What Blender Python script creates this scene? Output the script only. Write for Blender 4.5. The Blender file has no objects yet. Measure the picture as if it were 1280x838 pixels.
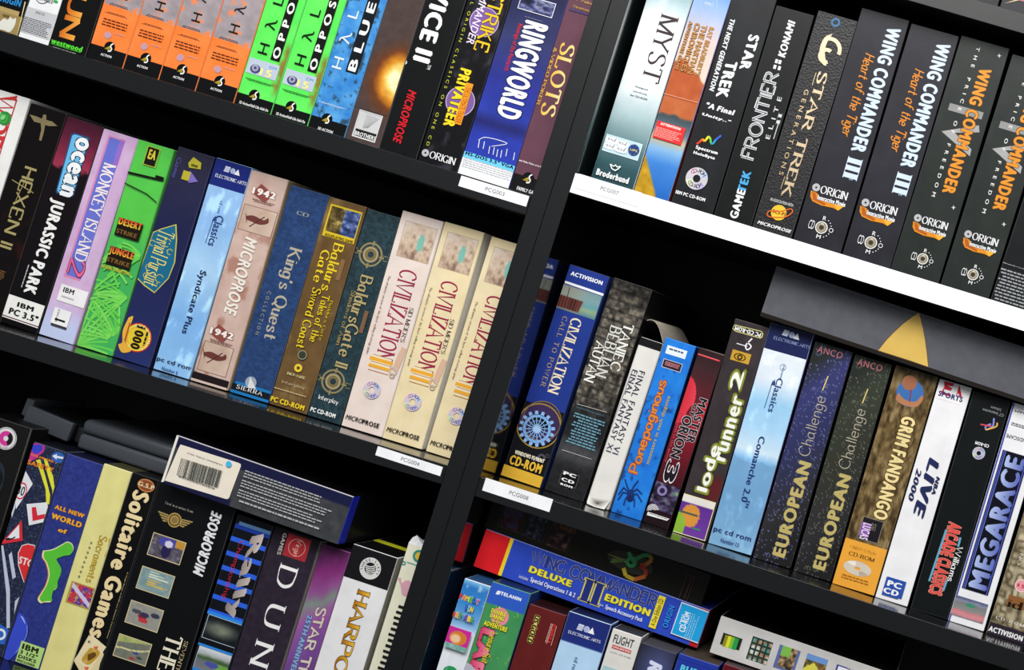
import bpy, bmesh, math, random
import numpy as np
from mathutils import Matrix, Vector
from mathutils.geometry import tessellate_polygon
random.seed(7)
S = bpy.context.scene
COL = S.collection
S.view_settings.view_transform = 'Standard'
S.view_settings.look = 'None'
S.view_settings.exposure = 0.0

# ------------------------------------------------------------------ camera
PSI, RHO, FPX = math.radians(3.7), math.radians(17.35), 1500.0
CAM = np.array([.479, -1.213, 1.2485])
PP = (1123.7, 507.0)
AX = np.array([-math.sin(PSI), math.cos(PSI), 0.0])
r0 = np.array([math.cos(PSI), math.sin(PSI), 0.0]); u0 = np.array([0, 0, 1.0])
RT = r0*math.cos(RHO)+u0*math.sin(RHO)
UP = -r0*math.sin(RHO)+u0*math.cos(RHO)
cd = bpy.data.cameras.new('camera'); cam = bpy.data.objects.new('camera', cd); COL.objects.link(cam)
m = Matrix.Identity(4)
for i in range(3):
    m[i][0], m[i][1], m[i][2], m[i][3] = RT[i], UP[i], -AX[i], CAM[i]
cam.matrix_world = m
cd.sensor_fit = 'HORIZONTAL'; cd.sensor_width = 36; cd.lens = FPX*36/1280
cd.shift_x = (640-PP[0])/1280; cd.shift_y = (PP[1]-419)/1280
cd.clip_start = .01
S.camera = cam

def at(p, y):                      # photo pixel -> point on the plane at depth y
    d = AX+RT*(p[0]-PP[0])/FPX-UP*(p[1]-PP[1])/FPX
    return CAM+d*((y-CAM[1])/d[1])

# ------------------------------------------------------------------ colour
def hx(h):
    if not isinstance(h, str): return tuple(h)
    h = h.lstrip('#'); return tuple(int(h[i:i+2], 16)/255 for i in (0, 2, 4))
def lin(c):
    c = np.clip(np.asarray(c, float), 0, 1)
    return np.where(c <= .04045, c/12.92, ((c+.055)/1.055)**2.4)
def mixc(a, b, t):
    a, b = np.array(hx(a)), np.array(hx(b)); t = np.asarray(t)[..., None]; return a*(1-t)+b*t
def ramp(t, *stops):               # stops: (pos, colour)
    xs = [s[0] for s in stops]; cs = np.array([hx(s[1]) for s in stops])
    return np.stack([np.interp(t, xs, cs[:, k]) for k in range(3)], -1)
def vn(U, V, fx, fy, seed=0):      # value noise 0..1
    R = np.random.RandomState(seed).rand(64, 64)
    x, y = U*fx, V*fy
    xi, yi = np.floor(x).astype(int), np.floor(y).astype(int)
    a, b = x-xi, y-yi; a = a*a*(3-2*a); b = b*b*(3-2*b)
    g = lambda i, j: R[(xi+i) % 64, (yi+j) % 64]
    return (g(0, 0)*(1-a)+g(1, 0)*a)*(1-b)+(g(0, 1)*(1-a)+g(1, 1)*a)*b
def fbm(U, V, fx, fy, seed=0, n=4):
    t = 0; w = .5; s = 0
    for k in range(n):
        t = t+w*vn(U, V, fx*2**k, fy*2**k, seed+k); s += w; w *= .55
    return t/s
def ss(a, b, x): x = np.clip((x-a)/(b-a), 0, 1); return x*x*(3-2*x)
def blob(U, V, cx, cy, rx, ry, e=.3):
    return 1-ss(1-e, 1+e, np.sqrt(((U-cx)/rx)**2+((V-cy)/ry)**2))

# ------------------------------------------------------------------ materials
MATS = {}
def print_mat(kind):
    if kind in MATS: return MATS[kind]
    rough, spec, bump, bs, coat, metal = dict(
        gloss=(.36, .16, .05, 90, .03, 0), matte=(.55, .14, .08, 140, 0, 0), leather=(.38, .26, .3, 480, 0, 0),
        shrink=(.28, .22, .25, 40, .06, 0), foil=(.3, .6, .05, 200, 0, .35), paper=(.75, .2, .05, 300, 0, 0),
        plastic=(.42, .5, .1, 600, 0, 0))[kind]
    M = bpy.data.materials.new('print_'+kind); M.use_nodes = True
    N, L = M.node_tree.nodes, M.node_tree.links
    bs_ = N['Principled BSDF']
    at_ = N.new('ShaderNodeAttribute'); at_.attribute_name = 'Col'
    tc = N.new('ShaderNodeTexCoord')
    no = N.new('ShaderNodeTexNoise'); no.inputs['Scale'].default_value = 45; no.inputs['Detail'].default_value = 5
    L.new(tc.outputs['Object'], no.inputs['Vector'])
    mr = N.new('ShaderNodeMapRange'); mr.inputs[1].default_value = .3; mr.inputs[2].default_value = .7
    mr.inputs[3].default_value = .93; mr.inputs[4].default_value = 1.05
    L.new(no.outputs['Fac'], mr.inputs[0])
    mx = N.new('ShaderNodeVectorMath'); mx.operation = 'SCALE'
    L.new(at_.outputs['Color'], mx.inputs[0]); L.new(mr.outputs[0], mx.inputs['Scale'])
    L.new(mx.outputs[0], bs_.inputs['Base Color'])
    r2 = N.new('ShaderNodeMapRange'); r2.inputs[3].default_value = rough*.85; r2.inputs[4].default_value = rough*1.2
    L.new(no.outputs['Fac'], r2.inputs[0]); L.new(r2.outputs[0], bs_.inputs['Roughness'])
    bs_.inputs['Specular IOR Level'].default_value = spec
    bs_.inputs['Metallic'].default_value = metal
    bs_.inputs['Coat Weight'].default_value = coat; bs_.inputs['Coat Roughness'].default_value = .15
    if kind == 'leather':
        n2 = N.new('ShaderNodeTexVoronoi'); n2.inputs['Scale'].default_value = bs
        out = n2.outputs['Distance']
    else:
        n2 = N.new('ShaderNodeTexNoise'); n2.inputs['Scale'].default_value = bs; out = n2.outputs['Fac']
    L.new(tc.outputs['Object'], n2.inputs['Vector'])
    bp = N.new('ShaderNodeBump'); bp.inputs['Strength'].default_value = bump; bp.inputs['Distance'].default_value = .0008
    L.new(out, bp.inputs['Height']); L.new(bp.outputs['Normal'], bs_.inputs['Normal'])
    MATS[kind] = M; return M

def plain_mat(name, c, rough=.4, spec=.5, bscale=400, bump=.05, var=.15):
    if name in MATS: return MATS[name]
    M = bpy.data.materials.new(name); M.use_nodes = True
    N, L = M.node_tree.nodes, M.node_tree.links; bs_ = N['Principled BSDF']
    tc = N.new('ShaderNodeTexCoord'); no = N.new('ShaderNodeTexNoise')
    no.inputs['Scale'].default_value = bscale; no.inputs['Detail'].default_value = 4
    L.new(tc.outputs['Object'], no.inputs['Vector'])
    cr = N.new('ShaderNodeValToRGB'); c = lin(hx(c))
    cr.color_ramp.elements[0].position = .3; cr.color_ramp.elements[1].position = .7
    cr.color_ramp.elements[0].color = (*(c*(1-var)), 1); cr.color_ramp.elements[1].color = (*np.clip(c*(1+var), 0, 1), 1)
    L.new(no.outputs['Fac'], cr.inputs[0]); L.new(cr.outputs[0], bs_.inputs['Base Color'])
    bp = N.new('ShaderNodeBump'); bp.inputs['Strength'].default_value = bump; bp.inputs['Distance'].default_value = .0005
    L.new(no.outputs['Fac'], bp.inputs['Height']); L.new(bp.outputs['Normal'], bs_.inputs['Normal'])
    bs_.inputs['Roughness'].default_value = rough; bs_.inputs['Specular IOR Level'].default_value = spec
    MATS[name] = M; return M

# ------------------------------------------------------------------ fonts
GL = {}                            # sans glyphs: (char, bold level) -> verts, tris ; ADV[char]
ADV = {}
BOLD = {0: 0.0, 1: .026, 2: .062, 3: .095}
def build_sans():
    chars = [chr(i) for i in range(33, 127)] + list('λ°®™')
    tmp = []
    def mk(s, off):
        cu = bpy.data.curves.new('t', 'FONT'); cu.body = s; cu.offset = off; cu.resolution_u = 3; cu.fill_mode = 'FRONT'
        o = bpy.data.objects.new('t', cu); COL.objects.link(o); tmp.append(o); return o
    base = mk('HH', 0)
    adv = {c: mk('H'+c+'H', 0) for c in chars}
    gl = {(c, 0): mk(c, 0) for c in chars}
    bpy.context.view_layer.update()
    dg = bpy.context.evaluated_depsgraph_get()
    w = lambda o: o.dimensions.x
    w0 = w(base)
    capm = gl[('H', 0)].evaluated_get(dg).to_mesh(); cap = max(v.co.y for v in capm.vertices)
    for c in chars: ADV[c] = (w(adv[c])-w0)/cap
    for k, o in gl.items():
        me = o.evaluated_get(dg).to_mesh()
        vs = [(v.co.x/cap, v.co.y/cap) for v in me.vertices]
        GL[k] = (vs, [tuple(p.vertices) for p in me.polygons])
    ADV[' '] = .42
    for o in tmp:
        cu = o.data; bpy.data.objects.remove(o); bpy.data.curves.remove(cu)
build_sans()

SK = {  # pen skeletons on a 10-unit cap height
'A': '0,0 4,10 8,0;1.6,3.6 6.4,3.6', 'B': '1,0 1,10;1,10 3,10;~3,10 5.2,9.6 6,7.7 5.2,5.8 3,5.3;1,5.3 3,5.3;~3,5.3 6,4.8 7,2.7 6,.5 3,0;1,0 3,0',
'C': '~8,8.1 6.5,9.6 4.6,10 2,8.6 .7,5 2,1.4 4.6,0 6.5,.4 8,1.9', 'D': '1,0 1,10;1,10 3,10;~3,10 6.5,9 8,5 6.5,1 3,0;1,0 3,0',
'E': '1,0 1,10;1,10 6.3,10 6.3,8.4;1,5.2 4.8,5.2;1,0 6.7,0 6.7,1.7', 'F': '1,0 1,10;1,10 6.3,10 6.3,8.4;1,5.2 4.8,5.2',
'G': '~8,8.1 6.5,9.6 4.6,10 2,8.6 .7,5 2,1.4 4.6,0 6.5,.3 7.6,1.3;7.6,0 7.6,4.4', 'H': '1,0 1,10;7,0 7,10;1,5.2 7,5.2',
'I': '1.2,0 1.2,10', 'J': '~3.2,10 3.2,3 2.6,-.6 1,-1.8 0,-1.2', 'K': '1,0 1,10;7,10 1,4;3,5.7 7.6,0', 'L': '1,0 1,10;1,0 6.5,0 6.5,1.8',
'M': '1,0 1,10;1,10 5,0;5,0 9,10;9,10 9,0', 'N': '1,0 1,10;1,10 7.5,0;7.5,0 7.5,10', 'O': '~4.8,10 2,8.6 .7,5 2,1.4 4.8,0 7.6,1.4 8.9,5 7.6,8.6 4.8,10',
'P': '1,0 1,10;1,10 3,10;~3,10 6,9.4 6.9,7.3 6,5.1 3,4.5;1,4.5 3,4.5', 'Q': '~4.8,10 2,8.6 .7,5 2,1.4 4.8,0 7.6,1.4 8.9,5 7.6,8.6 4.8,10;5,1.6 8.6,-1.6',
'R': '1,0 1,10;1,10 3,10;~3,10 6,9.4 6.8,7.5 6,5.5 3,4.9;1,4.9 3,4.9;3.6,4.9 7.6,0', 'S': '~6.2,8.4 5,9.7 3.4,10 1.4,9.2 .9,7.5 2.2,5.9 4.8,4.6 6.1,2.6 5.4,.7 3.4,0 1.5,.4 .6,1.9',
'T': '4,0 4,10;.5,8.5 .5,10 7.5,10 7.5,8.5', 'U': '~1,10 1,3 2,.7 4.2,0 6.4,.7 7.3,3 7.3,10', 'V': '0,10 4,0 8,10', 'W': '0,10 2.9,0 5.5,10 8.2,0 11,10',
'X': '.5,10 7.5,0;7.5,10 .5,0', 'Y': '.3,10 4,4.8;7.7,10 4,4.8;4,4.8 4,0', 'Z': '.8,8.6 .8,10 7,10 .7,0 7.2,0 7.2,1.5',
'a': '~5,4.5 3.5,6 1.5,5.3 .7,3 1.5,.5 3.5,.3 5,2.2;5,6 5,.8 6,0', 'b': '1,10 1,0;~1,4 3,6 5,5.3 5.8,3 5,.6 3,0 1,2', 'c': '~5.5,4.8 4,6 2,5.6 .8,3 2,.4 4,0 5.5,1.2',
'd': '~5,4 3.5,6 1.5,5.4 .7,3 1.5,.5 3.5,0 5,2;5,10 5,0', 'e': '.9,3.2 5.4,3.2;~5.4,3.2 5,5.2 3.3,6 1.5,5.3 .8,3 1.8,.5 3.6,0 5.5,1.2', 'f': '~4.8,9.3 3.6,10 2.4,9 2,7 2,0;.5,6 4,6',
'g': '~5,4 3.5,6 1.5,5.4 .7,3 1.5,.5 3.5,.3 5,2;~5,6 5,-1 4,-3 2,-3.2 .8,-2', 'h': '1,10 1,0;~1,3.8 2.5,5.7 4.3,5.7 5,4.2 5,0', 'i': '1.5,6 1.5,0;1.5,8.2 1.5,9',
'k': '1,10 1,0;5,6 1.2,2.6;2.5,3.8 5.3,0', 'l': '1.2,10 1.2,0', 'm': '1,6 1,0;~1,4 2.3,5.8 3.6,5.5 4,4 4,0;~4,4 5.3,5.8 6.6,5.5 7,4 7,0', 'n': '1,6 1,0;~1,3.8 2.5,5.7 4.3,5.7 5,4.2 5,0',
'o': '~3.2,6 1.3,5.1 .6,3 1.3,.9 3.2,0 5.1,.9 5.8,3 5.1,5.1 3.2,6', 'p': '1,6 1,-3.5;~1,4 3,6 5,5.4 5.8,3 5,.6 3,0 1,2', 'r': '1,6 1,0;~1,3.8 2.2,5.6 4,5.8',
's': '~4.8,5 3.2,6 1.4,5.3 1.6,3.8 4,2.6 4.8,1.2 3.3,0 1.7,.2 .7,1.2', 't': '~2.2,9 2.2,2 3,.3 4.6,.8;.6,6 4.3,6', 'u': '~1,6 1,2 2,.3 4,.6 5,2.4;5,6 5,0',
'v': '.5,6 3,0 5.5,6', 'w': '.5,6 2.3,0 4,6 5.7,0 7.5,6', 'y': '.7,6 3,0;5.5,6 2,-3.3', 'z': '.8,6 5.2,6 .8,0 5.3,0', "'": '1,10 .8,7.5', '.': '1,0 1,.8', '2': '~.8,7.8 2,9.7 4,10 5.8,8.8 5.8,7 4,4 .8,0;.8,0 6.3,0', '5': '5.5,10 1.5,10 1.2,5.6;~1.2,5.6 3.4,6.2 5.4,5.2 6,3 5,.7 3,0 .8,1', '&': '7,0 2,7.5;~2,7.5 2.4,9.6 4,10 5,8.7 4.2,7 1.4,4.4 .8,2.4 1.8,.4 3.6,0 5.6,1.4 6.6,4',
'-': '.7,3.5 3.3,3.5', '3': '.8,9.9 6,9.9 3.2,5.9;~3.2,5.9 5.6,5 6.1,2.8 5,.6 3,0 .8,1', '4': '4.6,0 4.6,10 .5,3 6.5,3', '9': '~5.6,7 4.6,9.6 3,10 1.2,9 .8,7 1.5,4.8 3.2,4.4 5,5.2 5.7,7 5.4,3 4,.4 2,0', '1': '1,8 2.8,10 2.8,0',
}
def crom(pts, n=5):
    P = [np.array(p) for p in pts]; P = [2*P[0]-P[1]]+P+[2*P[-1]-P[-2]]; out = []
    for i in range(1, len(P)-2):
        for k in range(n):
            t = k/n; a, b, c, d = P[i-1:i+3]
            out.append(.5*(2*b+(c-a)*t+(2*a-5*b+4*c-d)*t*t+(3*b-3*c+d-a)*t**3))
    out.append(P[-2]); return out
def pen(pts, wfun):
    """quad strip along a polyline with direction dependent half width"""
    P = [np.array(p, float) for p in pts]; vs = []; fs = []
    n = len(P)
    for i, p in enumerate(P):
        d = (P[min(i+1, n-1)]-P[max(i-1, 0)]); L = np.hypot(*d) or 1; d = d/L
        k = 1.0
        if 0 < i < n-1:
            a = P[i]-P[i-1]; a = a/(np.hypot(*a) or 1); k = min(1.6, 1/max(.3, abs(a@d)))
        w = wfun(d)*k; nn = np.array([-d[1], d[0]])*w
        vs += [tuple(p+nn), tuple(p-nn)]
    for i in range(n-1): fs.append((2*i, 2*i+1, 2*i+3, 2*i+2))
    return vs, fs
STY = dict(serif=(1.3, .38, True, 12), serifb=(1.8, .6, True, 12), script=(.75, .4, False, 35), block=(1.9, 1.7, False, 0), thin=(.5, .45, False, 0), brush=(1.5, .6, False, 30))
SKC = {}
def sk_glyph(c, sty, ex):
    k = (c, sty, ex)
    if k in SKC: return SKC[k]
    thick, thinw, ser, ang = STY[sty]; a = math.radians(ang)
    nib = np.array([math.cos(a), math.sin(a)])
    wf = lambda d: .5*(thinw+(thick-thinw)*min(1, abs(d[0]*nib[1]-d[1]*nib[0])))+ex
    V = []; F = []; mx = 0; lv = [0]
    def add(vs, fs):
        o = len(V); lv[0] += 1; V.extend([(x, y, lv[0] % 9) for x, y in vs]); F.extend([tuple(o+i for i in f) for f in fs])
    for st in SK.get(c, SK['o']).split(';'):
        sm = st[0] == '~'; pts = [tuple(map(float, q.split(','))) for q in st.lstrip('~').split()]
        mx = max(mx, max(p[0] for p in pts))
        add(*pen(crom(pts) if sm else pts, wf))
        if sty == 'block' and not sm:
            pass
        if ser:
            for e, f in ((0, 1), (-1, -2)):
                p, q = pts[e], pts[f]
                if p[1] in (0., 10., 6.) and abs(p[1]-q[1]) > 2.5 and not (p[1] == 6 and c in 'bdhk'):
                    s = 1.25 if p[1] != 6 else .8; y = p[1]; x0 = p[0]-s if p[1] != 6 else p[0]-1.1
                    t = thinw*.5+ex
                    add([(x0-ex, y-t), (p[0]+s+ex, y-t), (p[0]+s+ex, y+t), (x0-ex, y+t)], [(0, 1, 2, 3)])
    SKC[k] = ([(x/10, y/10, l) for x, y, l in V], F, (mx+(1.5 if ser else 1.1))/10); return SKC[k]

def text_geo(s, font='sans', bold=1, shear=0, ex=0.0, track=0.0):
    V = []; F = []; x = 0
    for c in s:
        if c == ' ': x += .42+track; continue
        if font == 'sans':
            if (c, 0) not in GL: c = 'o'
            v0, f0 = GL[(c, 0)]; adv = ADV[c]+BOLD[bold]*1.5; r = BOLD[bold]+(.05 if ex > 0 else 0); vs = [(vx, vy, 0) for vx, vy in v0]; lv = 0; fs = list(f0)
            for dx, dy in (((1, 0), (-1, 0), (.6, .6), (-.6, .6), (.6, -.6), (-.6, -.6)) if ex > 0 else ((1, 0), (-1, 0), (0, .5), (0, -.5))) if r else ():
                o = len(vs); lv += 1; vs += [(vx+dx*r, vy+dy*r, lv) for vx, vy in v0]; fs += [tuple(o+i for i in f) for f in f0]
        else:
            vs, fs, adv = sk_glyph(c, font, ex)
        o = len(V); V += [(vx+x+shear*vy, vy, lv_) for vx, vy, lv_ in vs]; F += [tuple(o+i for i in f) for f in fs]
        x += adv+track
    return V, F

# ------------------------------------------------------------------ mesh output
def make_mesh(name, V, F, C, mat):
    me = bpy.data.meshes.new(name); me.from_pydata(V, [], F)
    ca = me.color_attributes.new('Col', 'FLOAT_COLOR', 'POINT')
    a = np.ones((len(V), 4), np.float32); a[:, :3] = C
    ca.data.foreach_set('color', a.ravel()); me.materials.append(mat); me.update(); return me
def link(name, me, parent=None):
    o = bpy.data.objects.new(name, me); COL.objects.link(o)
    if parent: o.parent = parent
    return o
def box_vf(x0, x1, y0, y1, z0, z1):
    return ([(x0, y0, z0), (x1, y0, z0), (x1, y1, z0), (x0, y1, z0), (x0, y0, z1), (x1, y0, z1), (x1, y1, z1), (x0, y1, z1)],
            [(0, 3, 2, 1), (4, 5, 6, 7), (0, 1, 5, 4), (1, 2, 6, 5), (2, 3, 7, 6), (3, 0, 4, 7)])
def bevel_box(W, D, H, cols, edge, r=.0008, seg=2):
    """carton: origin bottom centre of the front; cols=(front, side, top, back)"""
    bm = bmesh.new(); v, f = box_vf(-W/2, W/2, 0, D, 0, H)
    vs = [bm.verts.new(p) for p in v]
    for q in f: bm.faces.new([vs[i] for i in q])
    bmesh.ops.bevel(bm, geom=bm.edges[:], offset=r, segments=seg, profile=.5, affect='EDGES')
    bm.normal_update()
    fr, sd, tp, bk = [lin(hx(c)) for c in cols]; ed = lin(hx(edge))
    V = []; F = []; C = []
    for q in bm.faces:
        n = q.normal
        c = ed
        if q.calc_area() > 3e-6 or max(abs(n.x), abs(n.y), abs(n.z)) > .9999:
            if n.y < -.99: c = fr
            elif abs(n.x) > .99: c = sd
            elif abs(n.z) > .99: c = tp
            elif n.y > .99: c = bk
        o = len(V); V += [tuple(w.co) for w in q.verts]; C += [c]*len(q.verts); F.append(tuple(range(o, len(V))))
    bm.free(); return V, F, np.array(C)
class Mesh:                        # gathers plain solids for one part
    def __init__(s): s.V = []; s.F = []
    def box(s, *a):
        v, f = box_vf(*a); o = len(s.V); s.V += v; s.F += [tuple(o+i for i in q) for q in f]; return s
    def build(s, name, mat, parent=None, bev=0):
        me = bpy.data.meshes.new(name); me.from_pydata(s.V, [], s.F); me.materials.append(mat)
        if bev:
            bm = bmesh.new(); bm.from_mesh(me)
            bmesh.ops.bevel(bm, geom=bm.edges[:], offset=bev, segments=2, profile=.5, affect='EDGES'); bm.to_mesh(me); bm.free()
        me.update(); return link(name, me, parent)

# ------------------------------------------------------------------ game boxes
LAY = .00003
STEP = .00001                      # overlapping strokes of one print lie a hair apart
def clusters(chunks, gap=.007):    # prints of one kind that stand well apart become parts of their own
    bb = [(np.min(c[0], 0)[[0, 2]]-gap/2, np.max(c[0], 0)[[0, 2]]+gap/2) for c in chunks]; g = list(range(len(chunks)))
    def root(i):
        while g[i] != i: i = g[i]
        return i
    for i in range(len(chunks)):
        for j in range(i):
            if (bb[i][0] < bb[j][1]).all() and (bb[j][0] < bb[i][1]).all(): g[max(root(i), root(j))] = min(root(i), root(j))
    out = {}
    for i, c in enumerate(chunks):
        V, F, C = out.setdefault(root(i), ([], [], [])); o = len(V); V += c[0]; F += [tuple(o+q for q in f) for f in c[1]]; C += c[2]
    return out.values()
class Box:
    ALL = []
    def __init__(s, row, label, corners, d, H=None, W=None, front='#111111', side=None, top=None, edge=None,
                 mat='gloss', group=None, depth=.19, ref=None, z=None, cat='box', name='game_box', shape=None):
        s.row, s.label, s.d, s.mat, s.group, s.depth, s.ref = row, label, d, mat, group, depth, ref
        s.cat, s.name, s.shape, s.front = cat, name, shape, front
        s.side = side or front; s.top = top or tuple(mixc(s.side, '#08080a', .7))  # default top is darkened in colour to stand in for shade
        s.edge = edge or tuple(mixc(front, '#ffffff', .16))
        P = [None if c is None else at(c, d)[[0, 2]] for c in corners]   # tl tr bl br
        tl, tr, bl, br = P
        if tl is not None and tr is not None and bl is not None and br is not None:
            up = (tl-bl)/np.linalg.norm(tl-bl)+(tr-br)/np.linalg.norm(tr-br)
            s.W = W or (np.linalg.norm(tr-tl)+np.linalg.norm(br-bl))/2
            s.H = H or (np.linalg.norm(tl-bl)+np.linalg.norm(tr-br))/2
            base = (bl+br)/2
        elif tl is not None and tr is not None:
            up = np.array([-(tr-tl)[1], (tr-tl)[0]]) if H and z is None else np.array([0, 1.]); s.W = W or np.linalg.norm(tr-tl)
            s.H = H or (tl[1]+tr[1])/2-z
            base = (tl+tr)/2-np.array([0, s.H])
        elif tl is not None and bl is not None:
            up = tl-bl; s.W = W; s.H = H or np.linalg.norm(tl-bl)
            uu = up/np.linalg.norm(up); base = bl+np.array([uu[1], -uu[0]])*W/2
        else:
            up = np.array([0, 1.]); s.W = W or np.linalg.norm(br-bl); s.H = H; base = (bl+br)/2
        s.up = up/np.linalg.norm(up); s.x, s.z = base
        s.lean = math.atan2(s.up[0], s.up[1])
        s.parts = {}; s.order = []; s.layer = 0; s.bump = False; s.ctx = (0, 0, 1); Box.ALL.append(s); s.art = None; s.skin = None
        s.o_W, s.o_H, s.o_x, s.o_z, s.o_lean = s.W, s.H, s.x, s.z, s.lean
    # --- coordinates
    def uv(s, X, Y):               # crop pixel -> normalised spine coordinates (u right, v down)
        q = s.ref or s
        x0, y0, k = s.ctx
        if k == 0: return X, Y
        p = at((x0+X/k, y0+Y/k), q.d)[[0, 2]]
        X0, Z0, Wd, Ht, le = (q.o_x, q.o_z, q.o_W, q.o_H, q.o_lean) if q.row == 'F' else (q.x, q.z, q.W, q.H, q.lean)
        p = p-np.array([X0, Z0]); c, n = math.cos(le), math.sin(le)
        lx, lz = p[0]*c-p[1]*n, p[0]*n+p[1]*c
        return lx/Wd+.5, 1-lz/Ht
    def L(s, u, v): return (u-.5)*s.W, (1-v)*s.H
    def P(s, X, Y): return s.L(*s.uv(X, Y))
    def use(s, x0, y0, k): s.ctx = (x0, y0, k); return s
    def rect(s, X1, Y1, X2, Y2):
        a, b = s.P(X1, Y1), s.P(X2, Y2); return min(a[0], b[0]), max(a[0], b[0]), min(a[1], b[1]), max(a[1], b[1])
    # --- raw adders (local x,z)
    def raw(s, name, pts, faces, col, clip=True):
        ch = ([], [], []); s.parts.setdefault(name, []).append(ch)
        if name not in s.order: s.order.append(name)
        V, F, C = ch; s.layer += 1; y = -.0003-LAY*s.layer; o = len(V)
        e = .0004
        for p in pts:
            x, z = p[0], p[1]; yy = y
            if len(p) > 2: yy = y-STEP*p[2]; s.bump = True
            if clip: x = min(max(x, -s.W/2+e), s.W/2-e); z = min(max(z, e), s.H-e)
            V.append((x, yy, z))
        if s.bump: s.layer += 3; s.bump = False
        F += [tuple(o+i for i in f) for f in faces]
        c = lin(hx(col)) if not isinstance(col, np.ndarray) else lin(col)
        C += [c]*len(pts) if np.ndim(c) == 1 else list(c)
        return s
    def R(s, name, X1, Y1, X2, Y2, col): x0, x1, z0, z1 = s.rect(X1, Y1, X2, Y2); return s.R_(name, x0, x1, z0, z1, col)
    def R_(s, name, x0, x1, z0, z1, col): return s.raw(name, [(x0, z0), (x1, z0), (x1, z1), (x0, z1)], [(0, 1, 2, 3)], col)
    def band(s, name, v0, v1, col, u0=0, u1=1):
        a, b = s.L(u0, v0), s.L(u1, v1); return s.R_(name, a[0], b[0], b[1], a[1], col)
    def frame(s, name, X1, Y1, X2, Y2, col, w=.0006):
        x0, x1, z0, z1 = s.rect(X1, Y1, X2, Y2)
        P = [(x0, z0), (x1, z0), (x1, z1), (x0, z1), (x0+w, z0+w), (x1-w, z0+w), (x1-w, z1-w), (x0+w, z1-w)]
        return s.raw(name, P, [(0, 1, 5, 4), (1, 2, 6, 5), (2, 3, 7, 6), (3, 0, 4, 7)], col)
    def poly(s, name, pts, col, smooth=False, uv=False):
        q = [s.L(*p) if uv else s.P(*p) for p in pts]
        if smooth: q = [tuple(p) for p in crom(q+[q[0]], 5)[:-1]]
        t = tessellate_polygon([[Vector((a, b, 0)) for a, b in q]])
        return s.raw(name, q, [tuple(f) for f in t], col)
    def line(s, name, pts, w, col, smooth=False):
        q = [s.P(*p) for p in pts]; q = crom(q, 6) if smooth else q
        vs, fs = pen(q, lambda d: w/2); return s.raw(name, vs, fs, col)
    def disc(s, name, X, Y, r, col, rin=0, col2=None, sq=1.0, a0=0, a1=360, n=36):
        c = s.P(X, Y); r = r/s.ctx[2]*.000825; rin = rin/s.ctx[2]*.000825
        A = [math.radians(a0+(a1-a0)*i/n) for i in range(n+1)]
        P = [(c[0]+r*math.cos(t), c[1]+r*sq*math.sin(t)) for t in A]+[(c[0]+rin*math.cos(t), c[1]+rin*sq*math.sin(t)) for t in A]
        return s.raw(name, P, [(i, i+1, n+2+i, n+1+i) for i in range(n)], col)
    def T(s, name, txt, X1, Y1, X2, Y2, col, rot=0, font='sans', bold=1, shear=0, out=None, ow=.3, track=0, grad=None, ur=None):
        rc = s.rect(X1, Y1, X2, Y2)
        if ur:
            a, c = s.L(ur[0], ur[2] if len(ur) > 2 else 0), s.L(ur[1], ur[3] if len(ur) > 2 else 1); rc = (a[0], c[0], c[1], a[1]) if len(ur) > 2 else (a[0], c[0], rc[2], rc[3])
        return s.T_(name, txt, rc, col, rot, font, bold, shear, out, ow, track, grad)
    def T_(s, name, txt, rc, col, rot=0, font='sans', bold=1, shear=0, out=None, ow=.3, track=0, grad=None):
        x0, x1, z0, z1 = rc
        V, F = text_geo(txt, font, bold, shear, 0, track); A = np.array(V)[:, :2]
        mn, mxx = A.min(0), A.max(0)
        def place(V):
            V = np.array(V); q = (V[:, :2]-mn)/np.maximum(mxx-mn, 1e-6); a, b = q[:, 0], q[:, 1]
            if rot == 0: X, Z = x0+a*(x1-x0), z0+b*(z1-z0)
            elif rot == 90: X, Z = x0+b*(x1-x0), z1-a*(z1-z0)
            elif rot == -90: X, Z = x1-b*(x1-x0), z0+a*(z1-z0)
            else: X, Z = x1-a*(x1-x0), z1-b*(z1-z0)
            return list(zip(X, Z, V[:, 2])), b
        if out:
            V2, F2 = text_geo(txt, font, bold, shear, ow if font != 'sans' else 1, track); s.raw(name, place(V2)[0], F2, out)
        P, b = place(V)
        return s.raw(name, P, F, ramp(b, (0, grad[0]), (1, grad[1])) if grad else col)
    def arc(s, name, txt, X, Y, r, a0, a1, col, h, flip=False):
        c = s.P(X, Y); r = r/s.ctx[2]*.000825; h = h/s.ctx[2]*.000825; n = len(txt)
        VV = []; FF = []
        for i, ch in enumerate(txt):
            if ch == ' ': continue
            t = math.radians(a0+(a1-a0)*(i+.5)/n); vs, fs = GL[(ch, 0)]
            wd = ADV[ch]; o = len(VV)
            rr = np.array([math.sin(t), -math.cos(t)]); ou = np.array([math.cos(t), math.sin(t)])
            if flip: rr, ou = -rr, -ou
            for x, y in vs: p = np.array(c)+ou*((r if not flip else -r-h) + y*h)+rr*(x-wd/2)*h; VV.append(tuple(p))
            FF += [tuple(o+k for k in f) for f in fs]
        return s.raw(name, VV, FF, col)
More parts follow.
